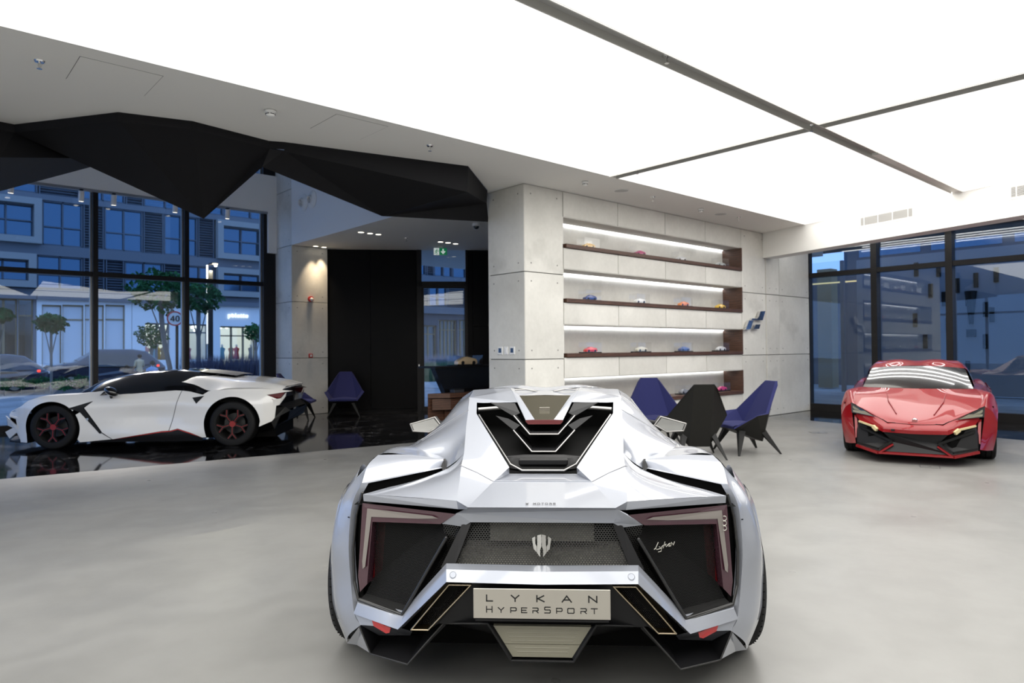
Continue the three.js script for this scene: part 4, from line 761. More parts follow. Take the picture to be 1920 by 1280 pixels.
  pair('scoop_blade', poly(SS([[0.272, 1.03, 1.3], [0.2, 1.015, 1.28], [0.133, 0.982, 1.24], [0.165, 0.957, 1.21]]), [0, 0.004, 0.012]), M.satin, car);
  pair('scoop_rail', rod(S(0.40, 1.045, 1.56), S(0.26, 1.052, 1.6), 0.012), M.trimLine, car);
  mesh('engine_cover', [metreUV(new THREE.CylinderGeometry(0.2, 0.26, 0.05, 6, 1).rotateY(Math.PI / 6).scale(1, 1, 0.35).translate(0, 0.845, -0.86)), rbox(0.24, 0.03, 0.05, 0, 0.855, -0.79, 0.008)], M.satin, car);
  // --- roof rear: flank panels, glass spine
  const rEdge = S(0.22, 1.134, 2.0);
  pair('roof_flank', merge([poly([ridge[5], rEdge, S(0.165, 1.086, 1.6), S(0.3, 1.082, 1.62), S(0.385, 1.077, 1.67), itop]), poly([ridge[5], ridge[6], S(0.24, 1.142, 2.2), rEdge])]), paint, car);
  pair('roof_strut', poly(SS([[0.222, 1.136, 2.0], [0.172, 1.112, 1.92], [0.055, 1.002, 1.38], [0.107, 1.0, 1.375], [0.166, 1.088, 1.6]]), [0, -0.006, -0.004]), paint, car);
  mesh('rear_glass', poly(sym(SS([[0.172, 1.106, 1.92], [0.056, 1.0, 1.39]]))), M.tinted, car);
  mesh('glass_badge', [bar(S(-0.031, 1.04, 1.575), S(0.031, 1.04, 1.575), 0.004, 0.034, [0, 0.98, 0.2])], M.brushed, car);
  mesh('high_brake_light', poly(sym(SS([[0.104, 1.0, 1.372], [0.108, 0.993, 1.37], [0.092, 0.976, 1.365]])), [0, 0.0, -0.03]), M.darkRed, car);
  const roof = sheet([SS([[-0.48, 1.095, 2.2], [-0.24, 1.142, 2.2], [0, 1.12, 2.2], [0.24, 1.142, 2.2], [0.48, 1.095, 2.2]]).map((p, i) => i === 0 || i === 4 ? S(Math.sign(p[0]) * 0.50, 1.128, 2.2) : p), SS([[-0.53, 1.1, 2.4], [-0.25, 1.15, 2.4], [0, 1.135, 2.4], [0.25, 1.15, 2.4], [0.53, 1.1, 2.4]]), SS([[-0.575, 1.067, 2.56], [-0.28, 1.096, 2.605], [0, 1.107, 2.62], [0.28, 1.096, 2.605], [0.575, 1.067, 2.56]])], 6);
  mesh('roof', roof, paint, car);
  mesh('roof_spine', sheet([SS([[-0.222, 1.135, 2.0], [-0.172, 1.106, 1.925], [0, 1.108, 1.93], [0.172, 1.106, 1.925], [0.222, 1.135, 2.0]]), SS([[-0.24, 1.142, 2.2], [-0.15, 1.128, 2.2], [0, 1.12, 2.2], [0.15, 1.128, 2.2], [0.24, 1.142, 2.2]])], 4), paint, car);
  mesh('roof_scoop', run(SS([[0.2, 1.135, 2.05], [0.13, 1.135, 2.1], [0.06, 1.12, 2.12]]), 0.006), M.trimLine, car); mesh('roof_scoop', run(SS([[-0.2, 1.135, 2.05], [-0.13, 1.135, 2.1], [-0.06, 1.12, 2.12]]), 0.006), M.trimLine, car);
  pair('cant_rail', sheet([[S(0.50, 1.128, 2.2), S(0.585, 1.07, 2.2), S(0.64, 1.0, 2.2)], [S(0.53, 1.1, 2.4), S(0.57, 1.075, 2.4), S(0.6, 1.055, 2.4)], [S(0.575, 1.069, 2.56), S(0.6, 1.05, 2.6), S(0.615, 1.03, 2.62)]], 4), paint, car);
  pair('side_window', sheet([SS([[0.64, 1.0, 2.2], [0.68, 0.93, 2.1], [0.7, 0.865, 2.2]]), SS([[0.6, 1.055, 2.4], [0.655, 0.95, 2.45], [0.68, 0.858, 2.5]]), SS([[0.615, 1.03, 2.62], [0.65, 0.93, 2.85], [0.66, 0.852, 3.0]])], 4), M.blackGloss, car);
  const scr = (a, t) => { const s0 = 2.62 - 0.06 * a * a, s1 = 3.42 - 0.22 * a * a, h0 = 1.105 - 0.04 * a * a, h1 = 0.862 - 0.006 * a * a; return S(a * (0.575 + 0.065 * t), h0 + (h1 - h0) * (t - 0.16 * t * (1 - t)), s0 + (s1 - s0) * t); };
  mesh('windscreen', sheet(Array.from({ length: 9 }, (_, i) => Array.from({ length: 13 }, (_, k) => scr(k / 6 - 1, i / 8))), 4), M.blackGloss, car);
  // --- bonnet and front wings
  const hood = sheet([SS([[-0.66, 0.853, 3.2], [-0.36, 0.858, 3.37], [0, 0.858, 3.43], [0.36, 0.858, 3.37], [0.66, 0.853, 3.2]]), SS([[-0.7, 0.80, 3.55], [-0.4, 0.79, 3.62], [0, 0.77, 3.66], [0.4, 0.79, 3.62], [0.7, 0.80, 3.55]]), SS([[-0.70, 0.73, 3.8], [-0.40, 0.695, 3.88], [0, 0.655, 3.96], [0.40, 0.695, 3.88], [0.70, 0.73, 3.8]]), SS([[-0.66, 0.665, 4.0], [-0.38, 0.57, 4.16], [0, 0.52, 4.3], [0.38, 0.57, 4.16], [0.66, 0.665, 4.0]]), SS([[-0.60, 0.63, 4.06], [-0.29, 0.485, 4.31], [0, 0.475, 4.36], [0.29, 0.485, 4.31], [0.60, 0.63, 4.06]])], 6, [], [1, 3]);
  mesh('bonnet', hood, paint, car);
  pair('bonnet_crease', run(SS([[0.34, 0.82, 3.5], [0.3, 0.72, 3.84], [0.2, 0.585, 4.16]]), 0.007, 6), paint, car);
  const wing = sheet([SS([[0.644, 0.856, 3.2], [0.73, 0.845, 3.22], [0.82, 0.775, 3.28], [0.866, 0.66, 3.3]]), SS([[0.70, 0.803, 3.55], [0.77, 0.835, 3.48], [0.835, 0.80, 3.46], [0.87, 0.70, 3.46]]), SS([[0.70, 0.735, 3.8], [0.755, 0.78, 3.72], [0.82, 0.73, 3.66], [0.865, 0.62, 3.72]]), SS([[0.665, 0.668, 4.0], [0.72, 0.68, 3.96], [0.80, 0.62, 3.9], [0.85, 0.5, 3.86]])], 6);
  pair('front_wing', wing, paint, car);
  const wingLow = sheet([SS([[0.72, 0.68, 3.96], [0.80, 0.62, 3.9], [0.85, 0.5, 3.86]]), SS([[0.705, 0.5, 4.0], [0.79, 0.45, 3.93], [0.84, 0.36, 3.88]]), SS([[0.655, 0.19, 4.18], [0.73, 0.17, 4.05], [0.80, 0.16, 3.9]])], 6);
  pair('front_corner', wingLow, paint, car);
  // --- wheels
  for (const sx of [-1, 1]) { wheel(car, sx * 0.812, 0.345, 0.8, 0.345, 0.33, M.satin, M.chrome, sx); wheel(car, sx * 0.715, 0.33, 3.43, 0.33, 0.27, M.satin, M.chrome, sx); }
  pair('wheel_well', merge([boxAB(0.58, 0.64, 0.12, 0.72, -1.3, -0.36), boxAB(0.64, 0.86, 0.69, 0.72, -1.15, -0.6)]), M.void, car);
  pair('wheel_well', merge([boxAB(0.5, 0.56, 0.12, 0.68, -3.85, -2.98), boxAB(0.56, 0.82, 0.66, 0.68, -3.8, -3.05), boxAB(0.56, 0.84, 0.12, 0.62, -2.98, -2.9)]), M.void, car);
  mesh('underbody_filler', [boxAB(-0.62, 0.62, 0.13, 0.16, -4.2, -0.4), boxAB(-0.86, 0.86, 0.13, 0.16, -2.95, -1.35), boxAB(-0.57, 0.57, 0.16, 0.74, -3.0, -0.5), boxAB(-0.55, 0.55, 0.16, 0.45, -4.1, -3.0), boxAB(-0.5, 0.5, 0.7, 1.0, -2.7, -1.75)], M.void, car);  // black filler boxes added inside the body to block light
  // --- door mirrors
  if (opts.rear) for (const sx of [-1, 1]) {
    const f = sx > 0 ? (g) => g : flipX, out = [[1.122, 0.8], [1.1, 0.744], [0.965, 0.736], [0.87, 0.79], [0.92, 0.857]], ins = out.map(([a, h]) => [a + (0.995 - a) * 0.09, h + (0.79 - h) * 0.14]);
    const m = mesh('door_mirror', f(merge([poly(out.map(([a, h]) => S(a, h, 3.05)), [0, 0, -0.1]), rod(S(0.74, 0.82, 3.1), S(0.95, 0.79, 3.1), 0.022)])), M.satin, car);
    mesh('mirror_glass', f(poly(ins.map(([a, h]) => S(a, h, 3.044)))), M.mirror, m);
    mesh('mirror_rim', f(run([...out, out[0]].map(([a, h]) => S(a, h, 3.046)), 0.006)), M.trimLine, m);
  }
  if (opts.rear) wedgeRear(car, paint); else { mesh('tail_panel', [poly(sym(SS([[0.29, 0.78, 0.1], [0.75, 0.77, 0.29], [0.8, 0.35, 0.28], [0.6, 0.2, 0.15]])))], M.satin, car); }
  if (opts.front) wedgeFront(car, paint);
  if (opts.lift) car.traverse((m) => { if (!m.isMesh || m.parent !== car) return; const p = m.geometry.attributes.position; for (let i = 0; i < p.count; i++) { const y = p.getY(i), k = Math.min(1, Math.max(0, (y - 0.87) / 0.23)); p.setY(i, y + opts.lift * k * Math.min(1, Math.max(0, (2.85 + p.getZ(i)) / 0.5))); } });
  return car;
}
function wedgeRear(car, paint) {
  // deep black backing so that no opening shows daylight
  mesh('rear_backing', poly(sym(SS([[0.3, 0.775, 0.33], [0.74, 0.765, 0.36], [0.8, 0.45, 0.36], [0.76, 0.2, 0.36], [0.3, 0.16, 0.36]]))), M.void, car);
  pair('gap_liner', poly(SS([[0.75, 0.79, 0.33], [0.8, 0.79, 0.4], [0.815, 0.56, 0.37], [0.8, 0.42, 0.34], [0.775, 0.34, 0.3], [0.76, 0.35, 0.3], [0.765, 0.453, 0.31], [0.75, 0.76, 0.32]])), M.void, car);
  pair('gap_rim', run(SS([[0.775, 0.79, 0.34], [0.797, 0.7, 0.325], [0.806, 0.56, 0.305], [0.796, 0.43, 0.285], [0.772, 0.362, 0.262], [0.562, 0.338, 0.145]]), 0.0065), M.carbon, car);
  // upper bumper
  mesh('upper_bumper', [poly(sym(SS([[0.3, 0.779, 0.1], [0.336, 0.757, 0.128], [0.4, 0.707, 0.158], [0.315, 0.7, 0.142], [0.281, 0.721, 0.128]]))), poly(sym(SS([[0.281, 0.721, 0.128], [0.281, 0.721, 0.2]])))], paint, car);
  // tail lamps
  const L = SS([[0.759, 0.76, 0.285], [0.338, 0.754, 0.124], [0.406, 0.706, 0.156], [0.711, 0.687, 0.262], [0.735, 0.426, 0.262], [0.768, 0.39, 0.272], [0.777, 0.453, 0.277]]);
  const Rw = 0.004;
  for (const sx of [1, -1]) {
    const f = sx > 0 ? (g) => g : flipX, lamp = mesh('tail_lamp', f(merge([poly([L[0], L[1], L[2], L[3]]), poly([L[0], L[3], L[4], L[5], L[6]]), poly([L[2], L[3], S(0.7, 0.672, 0.33), S(0.41, 0.69, 0.25)]), poly([L[3], L[4], S(0.715, 0.43, 0.34), S(0.7, 0.672, 0.33)])])), M.tailLens, car);
    mesh('light_guide', f(merge([poly(SS([[0.735, 0.741, 0.272], [0.44, 0.738, 0.158], [0.415, 0.73, 0.15], [0.5, 0.72, 0.184], [0.715, 0.708, 0.262]])), poly(SS([[0.735, 0.741, 0.272], [0.715, 0.708, 0.262], [0.742, 0.5, 0.259], [0.754, 0.49, 0.264], [0.756, 0.52, 0.266]]))])), M.guide, lamp);
    mesh('inner_red', f(poly(SS([[0.7, 0.672, 0.325], [0.705, 0.6, 0.3], [0.72, 0.44, 0.3], [0.69, 0.46, 0.345], [0.675, 0.66, 0.345]]))), M.darkRed, lamp);
  }
  // small numeral-like scrolls moulded in one lamp
  mesh('lamp_scroll', [0, 1, 2].map((k) => new THREE.TorusGeometry(0.009, 0.0018, 6, 16, 4.4).rotateZ(-2.4).translate(0.742, 0.71 - k * 0.02, -0.262)), M.steel, car);
  // mesh pockets
  const O = SS([[0.705, 0.676, 0.3], [0.415, 0.69, 0.23], [0.385, 0.65, 0.2], [0.56, 0.36, 0.21], [0.75, 0.375, 0.3], [0.72, 0.44, 0.31]]);
  pair('side_mesh', poly(O), M.darkGrille, car);
  pair('pocket_lip', merge([run(SS([[0.378, 0.66, 0.122], [0.562, 0.345, 0.148], [0.765, 0.363, 0.262]]), 0.007), poly(SS([[0.378, 0.66, 0.122], [0.562, 0.345, 0.148], [0.56, 0.36, 0.215], [0.385, 0.65, 0.205]])), poly(SS([[0.562, 0.345, 0.148], [0.765, 0.363, 0.262], [0.75, 0.375, 0.3], [0.56, 0.36, 0.215]]))]), M.carbon, car);
  pair('inner_mesh', poly(SS([[0.33, 0.7, 0.19], [0.41, 0.7, 0.22], [0.385, 0.6, 0.2], [0.48, 0.44, 0.2], [0.4, 0.5, 0.17], [0.35, 0.62, 0.17]])), M.grille, car);
  // grille pillars, centre grille
  pair('grille_pillar', poly(SS([[0.318, 0.708, 0.138], [0.278, 0.72, 0.136], [0.343, 0.553, 0.09], [0.395, 0.553, 0.092]]), [0, 0, -0.04]), M.satin, car);
  mesh('centre_grille', poly(sym(SS([[0.283, 0.722, 0.165], [0.35, 0.555, 0.12]]))), M.grille, car);
  mesh('heat_shield', rbox(0.42, 0.085, 0.01, 0, 0.672, -0.2, 0.003), std({ color: rgb(0.42, 0.41, 0.36), roughness: 0.5 }), car);
  mesh('grille_shelf', poly(sym(SS([[0.34, 0.556, 0.13], [0.31, 0.61, 0.28]]))), std({ color: rgb(0.34, 0.33, 0.29), roughness: 0.5 }), car);
  // winged shield emblem
  const em = (pts) => { const at = (d) => pts.map(([x, y]) => S((x - 448) / 14 * 0.00209, 0.6355 + (445 - y) / 14 * 0.00209, 0.108 + Math.abs(x - 448) * 0.00005 + d)); return poly(at(0), [0, 0, -0.012]); };
  const emL = [[[337, 180], [440, 146], [446, 300], [440, 465], [408, 560], [408, 745], [326, 640], [326, 490], [335, 430]], [[195, 270], [278, 212], [284, 415], [318, 470], [318, 628], [235, 545]]];
  mesh('emblem', emL.flatMap((q) => [em(q), em(q.map(([x, y]) => [896 - x, y]))]), M.chrome, car);
  // bumper bar and V-shaped corner band
  const bu = SS([[0, 0.571, 0.07], [0.372, 0.571, 0.085], [0.562, 0.352, 0.17], [0.776, 0.36, 0.28]]), fu = SS([[0, 0.562, 0.022], [0.366, 0.562, 0.04], [0.556, 0.341, 0.132], [0.774, 0.35, 0.252]]), fl = SS([[0, 0.522, -0.004], [0.362, 0.522, 0.014], [0.572, 0.3, 0.112], [0.79, 0.307, 0.25]]), bl = SS([[0, 0.512, 0.07], [0.35, 0.512, 0.085], [0.56, 0.285, 0.18], [0.786, 0.29, 0.3]]);
  const soft = (q) => q.map((p) => p), band = sheet([bu, fu, fl, bl], 4, [1, 2], [1, 2], 0.5);
  pair('bumper_band', band, paint, car);
  pair('bumper_sensor', merge([cyl(0.011, 0.012, 0.004, 0, 0, 0, 20).rotateX(0.995).translate(0.338, 0.545, -0.027), new THREE.TorusGeometry(0.013, 0.0012, 6, 20).rotateX(-0.57).translate(0.338, 0.545, -0.027)]), paint, car);
  // silver corner under the band, reflector
  pair('lower_corner', merge([poly(SS([[0.79, 0.305, 0.262], [0.574, 0.297, 0.14], [0.53, 0.262, 0.19], [0.56, 0.2, 0.3], [0.7, 0.19, 0.32], [0.757, 0.266, 0.237]])), poly(SS([[0.757, 0.266, 0.236], [0.706, 0.166, 0.2], [0.806, 0.13, 0.36], [0.86, 0.125, 0.39]]))]), paint, car);
  pair('reflector', poly(SS([[0.7, 0.305, 0.198], [0.61, 0.289, 0.152], [0.616, 0.268, 0.158], [0.632, 0.262, 0.165], [0.69, 0.278, 0.196]]), [0, 0, -0.03]), M.redLens, car);
  // lower winglets
  const A = S(0.388, 0.332, 0.1), tip = S(0.527, 0.178, 0.08), out = S(0.705, 0.164, 0.2), up = S(0.756, 0.266, 0.22), dz = ([a, b, c]) => [a * 0.97, b, c - 0.4];
  pair('diffuser_wing', merge([poly([A, tip, dz(tip), dz(A)]), poly([tip, out, dz(out), dz(tip)]), poly([out, up, dz(up), dz(out)]), poly([A, tip, S(0.535, 0.166, 0.09), S(0.38, 0.32, 0.11)])]), M.satin, car);
  pair('wing_edge', run([A, tip, out, up], 0.0035), M.carbon, car);
  pair('wing_void', poly([S(0.4, 0.32, 0.4), S(0.53, 0.18, 0.4), S(0.7, 0.17, 0.4), S(0.74, 0.27, 0.4), S(0.57, 0.3, 0.4)]), M.void, car);
  // exhausts
  const E = SS([[0.357, 0.501, 0.045], [0.272, 0.501, 0.045], [0.444, 0.315, 0.075], [0.514, 0.309, 0.09]]);
  for (const sx of [1, -1]) {
    const f = sx > 0 ? (g) => g : flipX, deep = E.map(([a, b, c]) => [a * 0.99, b - 0.01, c - 0.26]);
    const ex = mesh('exhaust', f(merge([0, 1, 2, 3].map((i) => poly([E[i], E[(i + 1) % 4], deep[(i + 1) % 4], deep[i]])))), M.bronze, car);
    mesh('tip_edge', f(run([...E, E[0]], 0.0032)), M.bronzeEdge, ex);
    mesh('tip_mesh', f(poly(E.map(([a, b, c]) => [a * 0.995, b - 0.004, c - 0.06]))), M.darkGrille, ex);
    mesh('tip_void', f(poly(deep)), M.void, ex);
  }
  // number plate on its black panel
  mesh('plate_panel', [poly(sym(SS([[0.262, 0.513, 0.05], [0.405, 0.335, 0.09]]))), poly(sym(SS([[0.36, 0.518, 0.07], [0.262, 0.513, 0.05]])))], M.satin, car);
  pair('exhaust_shroud', poly(SS([[0.262, 0.513, 0.05], [0.272, 0.501, 0.045], [0.444, 0.315, 0.075], [0.405, 0.335, 0.09]])), M.satin, car);
  const pl = mesh('number_plate', rbox(0.514, 0.112, 0.006, 0, 0.449, 0.0, 0.002), M.brushed, car, 'brushed steel show plate with black lettering');
  mesh('plate_shelf', boxAB(-0.25, 0.25, 0.383, 0.39, -0.05, 0.002), M.satin, car);
  const X = (x) => (x - 832.5) / 1100 * 0.514, Y = (y) => 0.505 - (y - 612) / 241 * 0.112;
  const words = [];
  for (const [c, a, b] of [['L', 385, 442], ['Y', 585, 655], ['K', 790, 857], ['A', 993, 1075], ['N', 1205, 1278]]) words.push(letter(c, X(a), X(b), Y(717), Y(660), 0.0048, 0.0034, 0.001));
  for (const [c, a, b, t] of [['H', 385, 437, 752], ['Y', 480, 532, 760], ['P', 580, 632, 760], ['E', 667, 717, 760], ['R', 758, 808, 760], ['S', 853, 905, 752], ['P', 948, 1000, 760], ['O', 1037, 1095, 760], ['R', 1142, 1193, 760], ['T', 1225, 1280, 760]]) words.push(letter(c, X(a), X(b), Y(806), Y(t), 0.0036, 0.0034, 0.001));
  mesh('plate_lettering', words, M.ink, pl);
  // fine lettering on the boot panel
  { const g = []; let x = -0.062; for (const [c, w] of [['W', 0.012], [' ', 0.008], ['M', 0.011], ['O', 0.011], ['T', 0.01], ['O', 0.011], ['R', 0.01], ['S', 0.01]]) { if (c !== ' ') g.push(letter(c, x, x + w, 0, 0.021, 0.0018, 0, 0.001)); x += w + 0.005; } const t = merge(g); t.rotateX(-Math.PI / 2 + 0.05).translate(0, 0.7965, -0.112); mesh('boot_lettering', t, M.ink, car); }
  // angular signature script in one mesh pocket
  { const P = ([x, y]) => S((1215 + x / 22.4 - 1016.5) * 0.00213, 1.4 - (1005 + y / 22.4 - 653.5) * 0.00213, 0.17 + x * 0.00004), line = (q) => run(q.map(P), 0.0019, 6);
    mesh('script_badge', [line([[250, 485], [310, 450], [425, 220]]), line([[310, 450], [365, 510], [545, 475]]), line([[470, 405], [560, 470]]), line([[640, 370], [590, 410], [550, 600], [430, 615]]), line([[725, 230], [645, 470]]), line([[775, 325], [715, 355], [790, 435], [880, 340], [945, 310], [895, 430], [985, 425], [1015, 280], [1100, 400], [1155, 270]])], M.steel, car, 'bright script badge on the black mesh'); }
  // centre diffuser lamp
  mesh('fog_lamp', poly(sym(SS([[0.188, 0.341, 0.062], [0.145, 0.273, 0.062]])), [0, 0, -0.02]), M.cream, car);
  mesh('fog_lamp', poly(sym(SS([[0.144, 0.271, 0.062], [0.114, 0.223, 0.062]])), [0, 0, -0.02]), M.cream, car);
  mesh('lamp_ribs', [0.33, 0.315, 0.3, 0.285, 0.258, 0.243].map((h) => rod(S(-0.15 + (0.341 - h) * 0.55, h, 0.0638), S(0.15 - (0.341 - h) * 0.55, h, 0.0638), 0.003)), M.cream, car);
  mesh('fog_frame', [run([S(0.207, 0.353, 0.05), S(0.119, 0.213, 0.05), S(-0.119, 0.213, 0.05), S(-0.207, 0.353, 0.05)], 0.005), run([A, S(0.207, 0.353, 0.05)], 0.004), run(mx([A, S(0.207, 0.353, 0.05)]), 0.004)], M.satin, car);
  pair('diffuser_facet', merge([poly([S(0.207, 0.353, 0.052), A, S(0.42, 0.2, 0.42), S(0.14, 0.17, 0.36), S(0.119, 0.213, 0.052)]), poly([A, S(0.527, 0.178, 0.09), S(0.5, 0.16, 0.45), S(0.42, 0.2, 0.42)])]), M.satin, car);
  pair('frame_cheek', poly(SS([[0.207, 0.353, 0.052], [0.119, 0.213, 0.052], [0.114, 0.223, 0.066], [0.188, 0.341, 0.066]])), M.satin, car);
  mesh('fog_sill', poly(sym(SS([[0.119, 0.213, 0.052], [0.12, 0.2, 0.3]]))), M.satin, car);
}
function wedgeFront(car, paint) {
  const P = (l) => SS(l);
  mesh('nose_panel', [sheet([P([[-0.6, 0.62, 4.06], [-0.29, 0.478, 4.315], [0, 0.468, 4.365], [0.29, 0.478, 4.315], [0.6, 0.62, 4.06]]), P([[-0.66, 0.55, 4.03], [-0.33, 0.43, 4.37], [0, 0.42, 4.42], [0.33, 0.43, 4.37], [0.66, 0.55, 4.03]]), P([[-0.62, 0.475, 4.1], [-0.34, 0.37, 4.38], [0, 0.365, 4.42], [0.34, 0.37, 4.38], [0.62, 0.475, 4.1]])], 6, [], [1, 3])], paint, car);
  mesh('bonnet_seam', run(P([[-0.72, 0.685, 3.965], [-0.43, 0.553, 4.17], [-0.29, 0.481, 4.32], [0.29, 0.481, 4.32], [0.43, 0.553, 4.17], [0.72, 0.685, 3.965]]), 0.005), M.void, car);
  mesh('grille_void', poly(sym(P([[0.36, 0.38, 4.3], [0.7, 0.5, 3.98], [0.66, 0.19, 4.1], [0.385, 0.13, 4.3]]))), M.void, car);
  mesh('lower_grille', poly(sym(P([[0.335, 0.366, 4.37], [0.235, 0.25, 4.34], [0.385, 0.137, 4.4]]))), M.satin, car);
  for (const sx of [1, -1]) {
    const f = sx > 0 ? (g) => g : flipX;
    const hl = mesh('headlamp', f(poly(P([[0.72, 0.69, 4.02], [0.71, 0.565, 4.05], [0.42, 0.535, 4.245]]))), M.blackGloss, car);
    mesh('headlamp_lens', f(merge([poly(P([[0.695, 0.655, 4.045], [0.695, 0.61, 4.05], [0.6, 0.6, 4.12]])), poly(P([[0.695, 0.6, 4.055], [0.69, 0.575, 4.065], [0.45, 0.543, 4.23], [0.55, 0.6, 4.155]]))])), M.cream, hl);
    mesh('corner_recess', f(poly(P([[0.62, 0.468, 4.09], [0.41, 0.39, 4.32], [0.235, 0.25, 4.33], [0.385, 0.137, 4.38], [0.64, 0.18, 4.18], [0.665, 0.3, 4.08]]))), M.satin, car);
    mesh('corner_rail', f(merge([bar(S(0.61, 0.4, 4.14), S(0.24, 0.255, 4.37), 0.02, 0.03), bar(S(0.24, 0.255, 4.37), S(0.385, 0.165, 4.42), 0.02, 0.025), bar(S(0.385, 0.165, 4.42), S(0.63, 0.2, 4.2), 0.02, 0.025)])), M.black, car);
    mesh('day_lamp', f(merge([bar(S(0.62, 0.462, 4.11), S(0.45, 0.425, 4.29), 0.02, 0.02), bar(S(0.45, 0.425, 4.29), S(0.405, 0.385, 4.33), 0.03, 0.04)])), std({ color: rgb(0.6, 0.5, 0.28), roughness: 0.35 }), car);
    mesh('corner_blade', f(merge([bar(S(0.668, 0.53, 4.0), S(0.65, 0.25, 4.11), 0.03, 0.03), bar(S(0.64, 0.165, 4.2), S(0.385, 0.118, 4.43), 0.04, 0.03), bar(S(0.385, 0.118, 4.43), S(0.232, 0.225, 4.375), 0.03, 0.018)])), paint, car);
  }
  mesh('splitter', poly(sym(P([[0.385, 0.13, 4.42], [0.64, 0.165, 4.2], [0.6, 0.12, 4.0]])), [0, -0.02, 0]), paint, car);
  mesh('splitter_lip', bar(S(-0.385, 0.118, 4.43), S(0.385, 0.118, 4.43), 0.03, 0.02), paint, car);
  mesh('nose_emblem', [cyl(0.034, 0.03, 0.012, 0, 0, 0, 6).rotateX(1.1).translate(0, 0.515, -4.335)], M.chrome, car);
  mesh('nose_camera', rbox(0.04, 0.025, 0.01, 0.23, 0.4, -4.405, 0.003), M.black, car);
}
wedgeCar('silver wedge-shaped sports car seen from the rear, with steel show plate', [1.815, 0, -1.882], R(-44.97), M.silver, { rear: true });
wedgeCar('glossy red wedge-shaped sports car parked by the windows, nose forward', [13.319, 0, -4.285], R(107), M.redPaint, { front: true, lift: 0.075 });
// ---------------------------------------------------------------- the white sports car with black roof
function skin(outline, lat, off = 0, maxEdge = 0.07) { // an outline in (forward, up) laid on the curved flank of the car, left side
  let g = new THREE.ShapeGeometry(new THREE.Shape(outline.map((p) => new THREE.Vector2(...p))), 8);
  g = clean(g); g.deleteAttribute('uv'); g.deleteAttribute('normal');
  let tri = []; const p = g.attributes.position; for (let i = 0; i < p.count; i += 3) tri.push([0, 1, 2].map((k) => [p.getX(i + k), p.getY(i + k)]));
  for (let it = 0; it < 9; it++) { const next = []; let split = false; for (const t of tri) { const d = [0, 1, 2].map((k) => Math.hypot(t[k][0] - t[(k + 1) % 3][0], t[k][1] - t[(k + 1) % 3][1])), m = d.indexOf(Math.max(...d)); if (d[m] > maxEdge) { split = true; const a = t[m], b = t[(m + 1) % 3], c = t[(m + 2) % 3], e = [(a[0] + b[0]) / 2, (a[1] + b[1]) / 2]; next.push([a, e, c], [e, b, c]); } else next.push(t); } tri = next; if (!split) break; }
  const pos = [], nor = [], uv = [];
  const P = (s, h) => V3(S(-(lat(s, h) + off), h, s));
  for (const t of tri) for (const q of [t[0], t[2], t[1]]) { const c = P(...q), e = 0.012, n = P(q[0] + e, q[1]).sub(P(q[0] - e, q[1])).cross(P(q[0], q[1] + e).sub(P(q[0], q[1] - e))).normalize(); if (n.x > 0) n.negate(); pos.push(c.x, c.y, c.z); nor.push(n.x, n.y, n.z); uv.push(...q); }
  const o = new THREE.BufferGeometry(); o.setAttribute('position', new THREE.Float32BufferAttribute(pos, 3)); o.setAttribute('normal', new THREE.Float32BufferAttribute(nor, 3)); o.setAttribute('uv', new THREE.Float32BufferAttribute(uv, 2)); return o;
}
